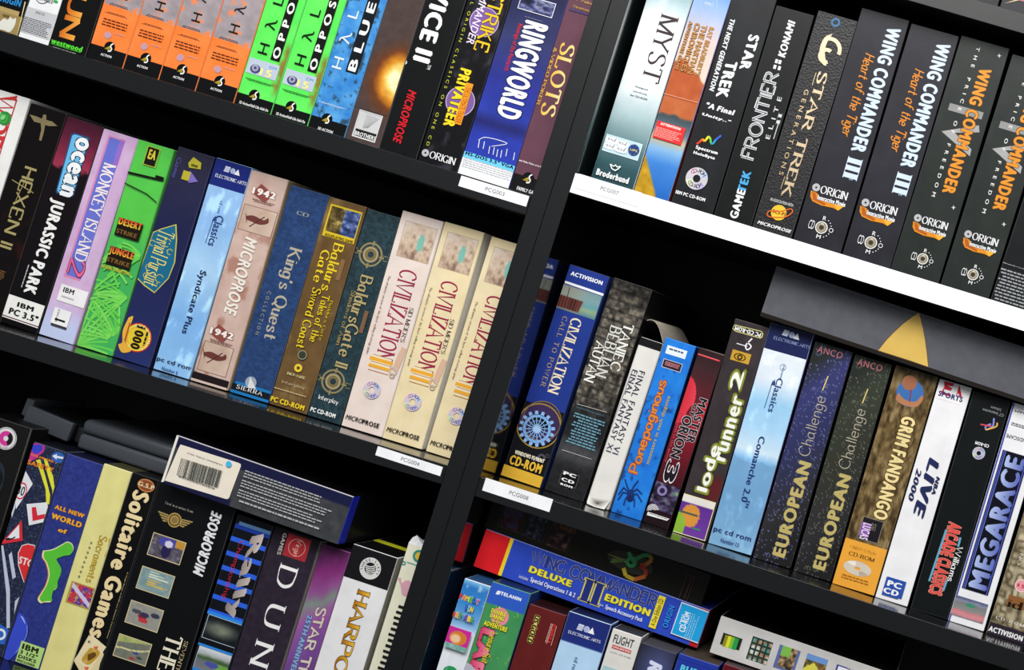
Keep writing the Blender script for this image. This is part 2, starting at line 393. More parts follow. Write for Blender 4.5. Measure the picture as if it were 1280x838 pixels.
    def lines(s, name, X1, Y1, X2, Y2, n, col, rot=0, fill=.5, ragged=.25, seed=1, center=False):
        x0, x1, z0, z1 = s.rect(X1, Y1, X2, Y2); rd = random.Random(seed); VV = []; FF = []
        A, Bv = (x1-x0, z1-z0) if rot == 0 else (z1-z0, x1-x0)
        hgt = Bv/n
        for i in range(n):
            end = A*(1-ragged*rd.random()); a = (A-end)/2 if center else 0; end += a
            while a < end:
                w = min(end-a, hgt*(.5+1.6*rd.random())*.9+.0004)
                b0, b1 = i*hgt, i*hgt+hgt*fill
                q = [(a, b0), (a+w, b0), (a+w, b1), (a, b1)]; o = len(VV)
                for p, r in q:
                    if rot == 0: VV.append((x0+p, z1-r))
                    elif rot == 90: VV.append((x1-r, z1-p))
                    else: VV.append((x0+r, z0+p))
                FF.append((o, o+1, o+2, o+3)); a += w+hgt*.28
        return s.raw(name, VV, FF, col)
    def grid(s, name, rc, fn, nx, ny):
        x0, x1, z0, z1 = rc
        u = np.linspace(0, 1, nx+1); v = np.linspace(0, 1, ny+1); U, Vv = np.meshgrid(u, v)
        C = np.clip(fn(U, Vv), 0, 1).reshape(-1, 3)
        P = np.stack([x0+U*(x1-x0), z1-Vv*(z1-z0)], -1).reshape(-1, 2)
        n = nx+1; F = [(j*n+i, (j+1)*n+i, (j+1)*n+i+1, j*n+i+1) for j in range(ny) for i in range(nx)]
        return s.raw(name, [tuple(p) for p in P], F, C)
    def pic(s, name, X1, Y1, X2, Y2, fn, nx=36, ny=36): return s.grid(name, s.rect(X1, Y1, X2, Y2), fn, nx, ny)
    def paint(s, fn, nx=30, ny=150, name='spine_print'): e = .0005; return s.grid(name, (-s.W/2+e, s.W/2-e, e, s.H-e), fn, nx, ny)
    # --- final
    def build(s):
        if s.art: s.art(s)
        if s.shape: body = s.shape(s)
        else:
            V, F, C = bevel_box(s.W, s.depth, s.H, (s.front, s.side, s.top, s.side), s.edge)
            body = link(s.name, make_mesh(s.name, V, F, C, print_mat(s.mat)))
        body.location = (s.x, s.d, s.z); body.rotation_euler = (0, s.lean, 0)
        body['label'] = s.label; body['category'] = s.cat
        if s.group: body['group'] = s.group
        for n in s.order:
            k = s.mat if s.mat in ('matte',) else ('foil' if n.startswith('foil_') else 'gloss')
            if s.mat == 'leather' and n == 'spine_print': k = 'leather'
            nm = n.replace('foil_', '').rstrip('0123456789')
            for V, F, C in clusters(s.parts[n]): link(nm, make_mesh(nm, V, F, np.array(C), print_mat(k)), body)
        return body
def settle(row, zf, gap=.0003, slope=0, lim=None):
    """stand a row on its shelf and push neighbours apart where they would overlap"""
    R = [b for b in Box.ALL if b.row == row]
    for b in R:
        b.z = zf(b.x)+(abs(math.sin(b.lean))+slope)*b.W/2+.0001; b.H += b.o_z-b.z
    for _ in range(8):
        for a, b in zip(R, R[1:]):
            o = -1
            for h in (0, min(a.H, b.H)):
                ra = a.x+math.tan(a.lean)*h+a.W/2/math.cos(a.lean); lb = b.x+math.tan(b.lean)*h-b.W/2/math.cos(b.lean)
                o = max(o, ra-lb+gap)
            if o > 0:
                a.W -= o/2; a.x -= o/4; b.W -= o/2; b.x += o/4
        if lim is not None:
            a = R[-1]; o = max(a.x, a.x+math.tan(a.lean)*a.H)+a.W/2/math.cos(a.lean)-lim
            if o > 0: a.W -= o; a.x -= o/2
# ------------------------------------------------------------------ crops the art was measured in: (x0, y0, scale)
A=(0,0,3.99); B_=(300,0,3.99); C_=(560,0,2.993); D_=(820,0,2.539); E_=(1000,0,2.149); F_=(0,100,2.465); G_=(130,170,2.465)
H_=(320,220,2.205); I_=(0,480,2.341); J_=(120,530,2.721); K_=(330,630,3.879); L_=(600,300,2.394); M_=(780,380,2.394)
N_=(1000,400,2.044); O_=(540,620,3.556); P_=(760,640,2.4615); R1=(540,690,5.66); R2=(700,720,5.333); R3=(870,740,5.333)
BL1=(0,520,5.237); BL2=(0,680,5.307); RR1=(1180,480,4.93); RR2=(1180,640,4.93); DU=(230,640,4.232); CT=(640,430,3.99)
FF=(750,410,3.35); BG=(380,250,2.993); CV=(430,260,2.703); GF=(1020,430,2.62); ST=(855,60,4.19); MY=(800,0,4.19)
PR=(515,0,3.898); HX=(0,110,2.89); LR=(810,400,2.993); WC=(1100,60,2.993)
W_='#eef0f2'

# ---- shared little designs
def cdlogo(b, n, X, Y, r, txt='#3a3a42', ring='#c9c6cc'):
    b.disc(n, X, Y, r, ring, r*.34)
    for k, c in enumerate(['#b9c8e6', '#e6c4d6', '#d8e2c0', '#c2b6e0']): b.disc(n, X, Y, r*.98, c, r*.4, a0=20+90*k, a1=62+90*k, n=8)
    b.arc(n, 'CD-ROM', X, Y, r*.55, 145, 35, txt, r*.34); b.arc(n, 'CD-ROM', X, Y, r*.52, 215, 325, txt, r*.34, flip=True)
def ealogo(b, n, X, Y, k, sub=True):
    # X,Y left top of the mark, k its width in crop pixels, laid along the box
    c, s = .9545, .2982
    q = lambda a, d: (X+k*(a*c-d*s), Y+k*(a*s+d*c))
    b.poly(n, [q(.05, 0), q(.36, 0), q(.31, .33), q(0, .33)], '#dfe4f4'); b.disc(n, *q(.53, .17), k*.17, '#c3cdea'); b.poly(n, [q(.82, -.02), q(1, .33), q(.64, .33)], '#f2f4fb')
    for d in (.08, .16, .24): b.poly(n, [q(.02, d), q(.6, d), q(.6, d+.02), q(.02, d+.02)], '#5868b0')
def origin(b, n, X, Y, k, col='#e9e9ec'):
    c, s = .9545, .2982; q = lambda a, d: (X+k*(a*c-d*s), Y+k*(a*s+d*c))
    b.disc(n, *q(.1, .12), k*.11, '#b9b9bd', k*.03); b.T(n, 'ORIGIN', *q(.23, .01), *q(1, .22), col, font='serifb')
def film(b, n, X, Y, k):
    c, s = .9545, .2982; q = lambda a, d: (X+k*(a*c-d*s), Y+k*(a*s+d*c))
    b.poly(n, [q(.02, .2), q(.2, .22), q(.26, .3), q(.5, .36), q(.75, .36), q(1.0, .3), q(.86, .5), q(.72, .47), q(.4, .5), q(.14, .46), q(.05, .36)], '#d98a22')
    b.poly(n, [q(.06, .22), q(.16, .24), q(.22, .34), q(.5, .42), q(.48, .48), q(.14, .42)], '#b05a1c'); b.poly(n, [q(.7, .38), q(1, .31), q(.86, .5)], '#f2ae36')
    b.T(n, 'Interactive Movie', *q(.24, .25), *q(1.0, .36), '#f0f2f6', bold=2, out='#26303e')
def wccd(b, n, X, Y, r):
    c, s = .9545, .2982; q = lambda a, d: (X+r*(a*c-d*s), Y+r*(a*s+d*c))
    b.disc(n, X, Y, r, '#e4e2dc', r*.82); b.disc(n, X, Y, r*.74, '#a39a88', r*.25); b.disc(n, X, Y, r*.42, '#4c4132', r*.12)
    b.disc(n, X, Y, r*.7, '#d9cfae', r*.45, a0=70, a1=110, n=6)
    b.T(n, 'CD', *q(-2.1, -.7), *q(-1.15, .7), '#e8e8ea', bold=0); b.T(n, 'R', *q(-.2, -1.85), *q(.35, -1.2), '#e8e8ea'); b.T(n, 'M', *q(-.35, 1.2), *q(.35, 1.8), '#e8e8ea')
    b.disc(n, *q(1.6, 0), r*.36, '#e8e8ea', r*.26)
    for t in (60, 42, 24, -24, -42, -60): b.disc(n, *q(1.55*math.cos(math.radians(t)), -1.55*math.sin(math.radians(t))), r*.09, '#e8e8ea', n=8)
def sun_emblem(b, n, X, Y, k):     # gold wedge and white stroke in a black disc
    c, s = .9545, .2982; q = lambda a, d: (X+k*(a*c-d*s), Y+k*(a*s+d*c))
    b.disc('band', X, Y, k, '#0c0d0f')
    b.poly(n, [q(-.75, .45), q(.1, -.3), q(.15, .5)], '#c9b23c')
    for t in (.05, .2, .35): b.poly(n, [q(-.75+t*.3, .46-t*.25), q(.12, -.22+t*1.6), q(.12, -.14+t*1.6)], '#5d5420')
    b.line(n, [q(.45, -.75), q(.15, -.4), q(.22, -.05), q(.42, .2), q(.3, .6), q(-.1, .7)], k/b.ctx[2]*.00018, '#f2f2ee', smooth=True)
def mprose(b, n, X1, Y1, X2, Y2, col, rot=0):
    b.T(n, 'MICROPROSE', X1, Y1, X2, Y2, col, rot, bold=2, shear=.22)

# ================================================================== top shelf, left bookcase (bottoms in view)
T1 = .028
HT = .245
def tl(label, bl, br, **k): return Box('T1', label, (None, None, bl, br), T1, H=k.pop('H', HT), **k)

b = tl('black game box with blue lettering above a tan beast panel, upper left photo corner', (-16, 34.5), (22, 46), front='#0b0b0d')
def art(b):
    b.use(*A); b.T('publisher_logo', 'ORIGIN', -60, -18, 92, 28, '#2f8fd6', bold=2, ur=(0.05, 0.8, 0.835, 0.868))
    b.R('panel', -60, 35, 88, 178, '#9c8654'); b.R('panel', -60, 35, 100, 60, '#b29a62')
    b.poly('beast_picture', [(0, 110), (22, 92), (40, 100), (52, 85), (66, 96), (82, 92), (74, 130), (50, 160), (18, 150), (-20, 140)], '#dcdcd2', True)
    b.poly('beast_picture', [(14, 70), (50, 78), (48, 92), (16, 84)], '#6b5a30')
    b.line('panel', [(128, 10), (88, 182)], .0012, '#e6dfa0')
b.art = art
b = tl('white game box with a grey text panel near the upper left photo corner', (22.5, 46), (59, 58), front='#eceef0')
def art(b):
    b.use(*A); b.R('panel', 118, 25, 262, 206, '#c6c8cc'); b.T('caption', 'DOS CD', 182, 56, 222, 80, '#30323a')
    b.lines('small_print', 112, 78, 238, 196, 9, '#5b5e66', ragged=.15)
    b.disc('emblem', 215, -20, 42, '#6a6e78', 38, a0=150, a1=330); b.T('caption', 'SOFTWARE IS', 195, -20, 262, 20, '#3a3d44'); b.T('caption', 's', 270, -2, 290, 18, '#2fae4a', bold=3)
b.art = art
b = tl('black game box with orange stencil letters and a green lowercase wordmark at its foot', (59.5, 58.2), (106.3, 71.5), front='#0d0d0d')
def art(b):
    b.use(*A); b.T('title_lettering', 'TIBERIAN SUN', 540, -840, 335, 182, '#e8882c', 90, font='block', grad=('#c8641c', '#f6b24c'), ur=(0.17, 0.66, -0.1, 0.94))
    b.T('publisher_logo', 'westwood', 262, 188, 408, 262, '#58d63c', bold=3); b.R('publisher_logo', 256, 216, 402, 264, '#49b832'); b.T('caption', 'TURNING ON THE POWER', 266, 232, 380, 272, '#d8d8d8')
b.art = art
def hl_orange(b):
    H = b.H/.00083
    b.paint(lambda U, V: np.where((V < 1-80/H+.02*fbm(U, V, 3, 20, 5)-.02*(fbm(U, V, 7, 60, 9) > .6))[..., None],
            mixc(mixc('#b4a8ac', '#8f878c', fbm(U, V, 5, 40, 3)), '#f08a58', ss(.6, .72, fbm(U, V, 4, 26, 8))),
            mixc('#fd7a2c', '#f58a4a', fbm(U, V, 3, 18, 2))), 24, 160)
    b.use(*A); p = lambda px: 1-px/H
    b.band('band', p(22), 1, '#0c0d0f')
    sun_emblem(b, 'emblem', 548, 236, 30); b.T('caption', 'ACTION', 506, 264, 556, 292, '#e6e6e6', bold=2)
    for y0, y1, k in ((18, 48, 2), (62, 90, 2), (96, 160, 3)): b.lines('small_print', 548-(y0)*.33, y0-8, 650-y0*.2, y1+8, k, '#5a2a18', seed=k, center=True, fill=.4)
    b.poly('emblem', [(525, 165), (545, 158), (560, 180), (540, 195), (522, 182)], '#c79ba8', True); b.lines('small_print', 575, 165, 625, 192, 1, '#d89a90')
    b.T('title_lettering', 'HλLF-LIFE', 950, -670, 735, 42, '#1a1a1a', -90, bold=0, track=.9, ur=(0.34, 0.6, 0.06, 0.70))
refo = None
for k, (l, r) in enumerate([((108, 72), (152.5, 87.5)), ((153, 88), (197.5, 101)), ((198, 101.5), (243.2, 115.6)), ((243.7, 116), (291.5, 130))]):
    q = tl(['leftmost of the four orange game boxes, beside the black box with the green wordmark', 'second from the left of the four orange game boxes',
            'third from the left of the four orange game boxes', 'rightmost of the four orange game boxes, beside the first bright green box'][k],
           l, r, front='#f57a30', side='#b85a28', mat='shrink', group='orange game boxes on the top shelf', ref=refo); q.art = hl_orange; refo = refo or q
def hl_green(b):
    H = b.H/.00083; p = lambda px: 1-px/H
    b.paint(lambda U, V: mixc(mixc('#4fe454', '#74f06a', fbm(U, V, 3, 16, 4)), '#8a7a34', ss(.80, .95, U+.25*(fbm(U, V, 4, 30, 6)-.5))*ss(p(100), p(85), V)*ss(p(20), p(40), V)), 24, 140)
    b.use(*B_); b.band('band', p(18), 1, '#0c0d0f'); sun_emblem(b, 'emblem', 72, 476, 30)
    b.T('caption', '3D Action/Half-Life Add-On', 0, 502, 140, 560, '#e8e8e8', bold=2)
    b.lines('small_print', 28, 385, 165, 440, 2, '#1f5a24', center=True)
    b.R('sticker', 52, 285, 178, 405, '#b9c6d6'); b.disc('sticker', 78, 345, 28, '#3c4a78', sq=.85); b.disc('sticker', 78, 340, 18, '#a7a2b8', 8); b.T('sticker', '15', 108, 340, 155, 392, '#f4e88a', bold=2); b.T('sticker', 'CM', 150, 330, 182, 352, '#4a7ad0', bold=0)
    b.band('strip', -.3, .762, '#131613', .575, .82)
    b.T('subtitle_lettering', 'OPPOSING FORCE', 455, -690, 172, 292, '#f0f4ee', -90, bold=2, track=.55, ur=(0.6, 0.79))
    b.T('title_lettering', 'HλLF-LIFE', 345, -610, 138, 278, '#141a14', -90, bold=0, track=1.0, ur=(0.18, 0.46))
refg = None
for k, (l, r) in enumerate([((292.5, 130), (338, 144)), ((338.5, 144.5), (384, 158.5))]):
    q = tl(['bright green game box right of the orange row, left one of the green pair', 'bright green game box left of the blue marbled box, right one of the green pair'][k], l, r, front='#55e05a', side='#2c8a34', mat='shrink', group='bright green game boxes', ref=refg)
    q.art = hl_green; refg = refg or q
b = tl('blue marbled game box with white lettering and black foot band, right of the green pair', (384.5, 159), (430, 173), front='#3f8fd0', mat='shrink')
def art(b):
    H = b.H/.00083; p = lambda px: 1-px/H
    b.paint(lambda U, V: mixc(mixc('#1f6cc0', '#6cb6ea', fbm(U, V, 4, 24, 11)), '#2a3d4c', ss(.58, .7, fbm(U, V, 7, 40, 21))*.8), 30, 190)
    b.use(*B_); b.band('band', p(18), 1, '#0c0d0f'); sun_emblem(b, 'emblem', 434, 594, 30); b.T('caption', '3D ACTION', 392, 632, 462, 668, '#e8e8e8', bold=2)
    b.lines('small_print', 392, 502, 530, 552, 2, '#d6ecfa', center=True)
    b.band('strip', -.3, .715, '#12171c', .52, .83); b.T('subtitle_lettering', 'BLUE SHIFT', 830, -480, 545, 352, '#eef2f4', -90, bold=2, track=.35, ur=(0.56, 0.78))
    b.T('title_lettering', 'HλLF-LIFE', 720, -560, 488, 345, '#dce8f2', -90, bold=0, track=.9, ur=(0.12, 0.4))
b.art = art
b = tl('brown game box with an orange flame glow and a grey square logo, top shelf', (430.5, 173), (473, 185.5), front='#4b3c3a', mat='matte')
def art(b):
    H = b.H/.00083; p = lambda px: 1-px/H
    b.paint(lambda U, V: ramp(np.clip(blob(U, V, 1.02, p(92), .62, .11, .9)*1.05, 0, 1)*(.85+.3*fbm(U, V, 5, 40, 2)), (0, '#4b3d3b'), (.35, '#6d3a1c'), (.65, '#d88a20'), (.9, '#f6d878'), (1, '#fff2c0'))*(.88+.2*fbm(U, V, 8, 50, 1))[..., None], 26, 150)
    b.use(*B_); b.band('crease', p(45), p(44.2), '#372a28')
    b.R('publisher_logo', 602, 548, 672, 712, '#c9cbcc'); 
    for k in range(7): b.line('publisher_logo', [(612+k*4, 640), (640+k*9, 570+k*4)], .0005, '#8f9294')
    b.R('publisher_logo', 580, 640, 676, 706, '#1a1a1a'); b.T('publisher_logo', 'BROTHERS', 578, 652, 674, 704, '#e6e6e6', bold=2)
    b.frame('publisher_logo', 600, 546, 674, 714, '#e2e2e2', .0007)
b.art = art
b = tl('black game box with bold white lettering and a red slanted maker wordmark, top shelf', (473.5, 185.5), (520.5, 199), front='#0f1112')
def art(b):
    b.use(*B_); b.T('title_lettering', 'SILENT SERVICE II', 1130, -700, 945, 322, '#f3f3f3', 90, bold=3, ur=(0.14, 0.6))
    mprose(b, 'publisher_logo', 842, 446, 802, 720, '#d3202c', 90); b.T('caption', 'TM', 940, 322, 948, 350, '#e0e0e0', 90)
    b.poly('emblem', [(822, 290), (835, 310), (828, 322), (812, 318)], '#cfd6da', True)
b.art = art
b = tl('black game box with two purple discs and yellow lettering, top shelf', (523.5, 196), (571.2, 215), front='#15151a', mat='shrink')
def art(b):
    b.paint(lambda U, V: mixc('#101014', '#33333c', ss(.5, .75, fbm(U, V, 4, 16, 31))), 20, 110)
    b.use(*PR); b.disc('emblem', 352, 108, 76, '#7d5c9e'); b.disc('emblem', 352, 108, 76, '#c9b6da', 72); b.disc('emblem', 236, 495, 76, '#7d5c9e'); b.disc('emblem', 236, 495, 76, '#c9b6da', 72)
    b.T('title_lettering', 'STRIKE', 415, -20, 345, 245, '#f1c728', 90, font='brush', bold=3, out='#3a2a08', ur=(0.49, 0.86, 0.2, 0.47))
    b.T('subtitle_lettering', 'COMMANDER', 345, -30, 285, 210, '#e4d9ee', 90, bold=1, shear=.2, ur=(0.28, 0.47, 0.17, 0.45))
    b.T('title_lettering', 'PRIVATEER', 258, 335, 190, 622, '#f2d829', 90, bold=3, out='#3a2a08', ur=(0.34, 0.62))
    b.band('strip', .612, .795, '#f09a2a', .58, .76); b.T('band', 'THE ULTIMATE TRADER', 275, 408, 240, 585, '#b05c10', 90, ur=(0.6, 0.74, 0.63, 0.79))
    b.T('caption', 'ORIGINAL ORIGIN CLASSICS ON ONE CD', 292, -60, 78, 690, '#c9cf3c', 90, bold=0, track=.55, ur=(0.1, 0.17, 0.1, 0.92))
    origin(b, 'publisher_logo', 58, 722, 170)
b.art = art
b = tl('deep blue game box with slim white lettering, white foot panel and cyan stripe, top shelf', (572, 216), (636.5, 233.8), front='#2a2f86', mat='shrink')
def art(b):
    H = b.H/.00083; p = lambda px: 1-px/H
    b.paint(lambda U, V: ramp(V, (p(250), '#22244a'), (p(190), '#343a6a'), (p(130), '#2a3290'), (p(90), '#2c3da4'), (p(75), '#23286a'), (p(60), '#2b3ba8'), (p(28), '#2c3fb0'))*(.9+.2*fbm(U, V, 4, 12, 41))[..., None], 24, 130)
    b.use(*C_); b.band('band', p(32), p(24), '#6fcdf0'); b.T('band', 'MS-DOS 3.5" VGA', 68, 566, 244, 634, '#16243e', bold=3)
    b.band('panel', p(24), 1, '#eceef0'); b.lines('small_print', 62, 588, 236, 684, 5, '#b7b9c0', ragged=.1)
    b.T('title_lettering', 'RINGWORLD', 355, 92, 210, 440, '#f4f6fa', 90, bold=3, out='#1a1e58', ur=(0.36, 0.82)); b.T('subtitle_lettering', 'Revenge of the Patriarch', 270, 90, 205, 262, '#d0323c', 90, bold=1, ur=(0.24, 0.35))
    b.line('signature', [(115, 525), (140, 515), (190, 525), (222, 538), (190, 545), (165, 548)], .0007, '#e8ecfa', True)
    for x, y in ((116, 526), (135, 530), (155, 548), (172, 552), (185, 560), (200, 563), (220, 558), (248, 572)): b.line('signature', [(x+3, y), (x-2, y+28)], .0008, '#e8ecfa')
    b.pic('picture', 280, -20, 388, 68, lambda U, V: ramp(fbm(U, V, 4, 4, 51), (.2, '#15162c'), (.5, '#3c3f74'), (.62, '#8a90b0'), (.8, '#20243e')), 20, 20); b.frame('picture', 278, -22, 390, 70, '#e6e8f0', .0007)
    b.lines('small_print', 290, 62, 360, 84, 2, '#c8ccd8')
b.art = art
b = tl('maroon game box with cream serif lettering, half hidden by the bookcase side, top shelf', (637, 234), (680, 247), front='#5d3b4a')
def art(b):
    H = b.H/.00083; p = lambda px: 1-px/H
    b.paint(lambda U, V: mixc('#5c3a48', '#6b4454', fbm(U, V, 2, 9, 61)), 12, 60)
    b.use(*C_); b.band('band', p(24), 1, '#131214'); sun_emblem(b, 'emblem', 300, 668, 24); b.T('caption', 'FAMILY GAMES', 264, 690, 350, 724, '#ececec', bold=2, ur=(0.22, 0.9, 0.97, 0.986))
    b.T('title_lettering', 'SLOTS', 478, 172, 345, 428, '#f4d67c', 90, font='serifb', bold=2, grad=('#e8b648', '#fbe8a0'), ur=(0.2, 0.64)); b.T('subtitle_lettering', '& VIDEO POKER', 405, 180, 330, 392, '#d9a848', 90, font='serifb', ur=(0.03, 0.13))
    b.T('caption', 'win Video Poker at its best', 268, 596, 360, 632, '#e8dede', bold=2)
    b.R('emblem', 455, 30, 560, 70, '#4a3a66'); b.T('emblem', '12 Video', 475, -10, 545, 22, '#c9a050', font='serifb'); b.T('emblem', 'Variations', 470, 18, 535, 48, '#c9a050', font='serifb')
b.art = art

# ================================================================== top shelf, right bookcase
T2 = .026
def tr(label, c, **k): return Box('T2', label, c, T2, **k)
b = tr('pale misty game box with dark serif lettering, leftmost on the white edged shelf', (None, None, (739.4, 219), (792, 235.5)), H=.254, front='#cfdde0', side='#5d7678', mat='gloss')
def art(b):
    b.paint(lambda U, V: ramp(V+.10*(fbm(U, V, 3, 7, 71)-.5)*(V < .5), (.02, '#8aa6ae'), (.1, '#dfeaf0'), (.18, '#9fbcc2'), (.3, '#e9f1f5'), (.45, '#eef4f8'), (.6, '#dfe9ee'), (.7, '#a9c2c6'), (.82, '#5f8288'), (.92, '#2f5258'), (1, '#26464c')), 26, 150)
    b.use(*MY); b.T('title_lettering', 'MYST', 220, 48, 95, 420, '#3e3034', 90, font='serif', out='#a9897c', ow=.06, ur=(0.43, 0.84, 0.265, 0.55))
    b.use(680, 0, 6.4); b.T('caption', 'Designed', 735, 686, 828, 730, '#333b40'); b.T('caption', 'specifically', 715, 722, 824, 768, '#333b40'); b.T('caption', 'for CD-ROM', 695, 752, 824, 806, '#333b40')
    b.use(560, 160, 4.571); b.R('sticker', 910, 34, 1085, 190, '#bcdcec'); b.frame('sticker', 910, 34, 1085, 190, '#e6f2f8', .0006)
    for x, y in ((938, 70), (1000, 92), (928, 106), (992, 126)):
        b.poly('sticker', [(x-26, y-22), (x+32, y-6), (x+24, y+22), (x-34, y+6)], '#f4f6f8', True); b.T('sticker', '95', x-22, y-14, x+4, y+8, '#3a4a55', bold=0); b.line('sticker', [(x+8, y), (x+14, y+10), (x+26, y-8)], .0006, '#333333')
    b.disc('sticker', 1064, 128, 33, '#25407e'); b.arc('sticker', '********', 1064, 128, 22, 180, -180, '#e6d46a', 8); b.T('sticker', 'UPS', 1046, 118, 1082, 142, '#e6d46a')
    b.T('publisher_logo', 'Broderbund', 858, 232, 1030, 324, '#f0f4f4', bold=3); b.line('publisher_logo', [(930, 208), (940, 235), (958, 246), (976, 236), (990, 222)], .0012, '#f0f4f4'); b.line('publisher_logo', [(932, 210), (950, 222), (960, 214), (970, 226), (988, 222)], .001, '#f0f4f4')
b.art = art
b = tr('game box with an orange desert scene, bronze lettering and a small red notice', (None, None, (793, 236), (837.5, 250)), H=.262, front='#5f8fd8', side='#a33a2a')
def art(b):
    def f(U, V):
        n = fbm(U, V, 4, 22, 81); c = ramp(V, (.0, '#3452a8'), (.08, '#4f7fd8'), (.2, '#8fb2e6'), (.34, '#d9c6c4'), (.46, '#e2cdbc'))
        m = ss(0, .01, V-(.44+.10*np.abs(U-.25)-.03*n)); c = c*(1-m[..., None])+mixc('#c86838', '#a84a24', n)*m[..., None]
        m = ss(.585, .6, V); c = c*(1-m[..., None])+mixc('#b4562c', '#c87848', n)*m[..., None]
        m = ss(.655, .67, V+.03*(n-.5)); c = c*(1-m[..., None])+ramp(V, (.66, '#37464e'), (.73, '#6b7c86'), (.76, '#c9b48a'), (.8, '#86b4dc'), (.86, '#3f82d2'), (1, '#1f62b8'))*m[..., None]
        m = ss(0, .02, V-.83-.23*U)*ss(.03, 0, V*.0+U-.62); return c*(1-m[..., None])+mixc('#e0b02c', '#9a7414', fbm(U, V, 8, 50, 83))*m[..., None]
    b.paint(f, 34, 190)
    b.use(*MY); b.disc('emblem', 362, 22, 46, '#a9bce8', 43); b.disc('emblem', 362, 22, 26, '#a9bce8', 24); b.T('emblem', 'RBC', 345, 8, 380, 34, '#c8d6f0')
    for t, q in (("RAY BRADBURY'S", (.66, .8)), ('THE MARTIAN', (.45, .6)), ('CHRONICLES', (.25, .4)), ('ADVENTURE GAME', (.08, .18))): b.T('title_lettering', t, 0, 0, 1, 1, '#c08a4c', 90, bold=2, out='#5a3c26', ur=(q[0], q[1], .285, .485))
    b.R('sticker', 95, 632, 215, 764, '#e03434'); b.T('sticker', 'ATTENTION', 112, 642, 212, 686, '#fff4ee', bold=3); b.lines('sticker', 88, 664, 208, 756, 6, '#f0a8a0', ragged=.3)
    b.line('crease', [(122, 490), (305, 540)], .0004, '#ddb8a0')
b.art = art
b = tr('black game box with angular white lettering, a rainbow squiggle and a silver disc mark', ((914, -4), (969.6, 4), (838, 250), (890.5, 267.3)), front='#141517', H=.245)
def art(b):
    b.paint(lambda U, V: mixc('#131416', '#24262b', fbm(U, V, 3, 10, 91)), 14, 70)
    b.use(*D_); b.T('title_lettering', 'STAR', 0, 0, 1, 1, '#eef0f2', 90, bold=3, shear=-.15, ur=(.62, .87, .213, .37)); b.T('title_lettering', 'TREK', 0, 0, 1, 1, '#eef0f2', 90, bold=3, shear=-.15, ur=(.29, .56, .345, .51)); b.T('subtitle_lettering', 'THE NEXT GENERATION', 262, 66, 178, 290, '#dfe2e6', 90, bold=3, shear=.15, ur=(0.1, 0.22))
    b.use(*ST); b.T('caption', '"A Final', 122, 284, 262, 356, '#f0f0f2', bold=3, shear=.15); b.T('caption', 'Unity.."', 98, 338, 245, 400, '#f0f0f2', bold=3, shear=.15)
    pts = [(68, 505), (85, 492), (98, 478), (108, 490), (118, 480), (130, 464), (140, 478), (142, 500), (152, 505), (168, 482), (196, 460)]
    for i, c in enumerate(['#d8382c', '#e8542c', '#f0a02c', '#f4c830', '#e8e038', '#a8d43c', '#58c048', '#2fae7a', '#2f8fd0', '#3a62c8']): b.line('emblem', [pts[i], pts[i+1]], .0022, c)
    b.T('publisher_logo', 'Spectrum', 66, 510, 174, 566, '#f0f0f2', bold=3); b.T('publisher_logo', 'HoloByte', 54, 540, 160, 592, '#f0f0f2', bold=3)
    cdlogo(b, 'disc_mark', 68, 686, 60); b.T('caption', 'IBM PC CD-ROM', -38, 745, 110, 808, '#e8e8ea', bold=3)
b.art = art
b = tr('black game box with outlined silver lettering and a white and blue maker name reading upward', ((971.6, 6), (1016.9, 19.7), (892, 267.7), (940, 281.5)), front='#101312')
def art(b):
    b.use(*D_); b.T('publisher_logo', 'KONAMI', 445, 48, 400, 180, '#e8eaec', -90, bold=3, shear=.1, ur=(0.4, 0.6, 0.05, 0.22))
    for u, v in ((.38, .235), (.47, .235), (.38, .262), (.50, .262)): b.band('publisher_logo%d' % int(u*1000+v*9), v, v+.018, '#e8eaec', u, u+.07)
    b.use(*ST); b.T('title_lettering', 'FRONTIER', 500, 135, 290, 572, '#d6d8dc', -90, font='block', ur=(0.2, 0.6)); b.T('title_lettering', 'FRONTIER', 500, 139, 290, 568, '#1c1e20', -90, font='thin', ur=(0.235, 0.565))
    b.T('subtitle_lettering', 'ELITE', 520, 262, 424, 474, '#d6d8dc', -90, bold=1, track=.7, ur=(0.71, 0.82))
    b.line('subtitle_lettering', [(470, 478), (500, 380)], .0008, '#d6d8dc'); b.T('subtitle_lettering', 'II', 520, 345, 482, 402, '#d6d8dc', -90, font='serif', ur=(0.86, 0.95))
    b.use(*D_); b.T('publisher_logo', 'TEK', 302, 546, 272, 612, '#4aa6dc', -90, bold=3, ur=(0.4, 0.62)); b.T('publisher_logo', 'GAME', 280, 604, 240, 692, '#eceef0', -90, bold=3, ur=(0.4, 0.62))
b.art = art
b = tr('dark leathery game box with gold lettering and a round gold swoosh emblem at its top', ((1021.6, 13.5), (1074.5, 26), (942, 282.5), (989, 296)), front='#1f1f22', mat='leather')
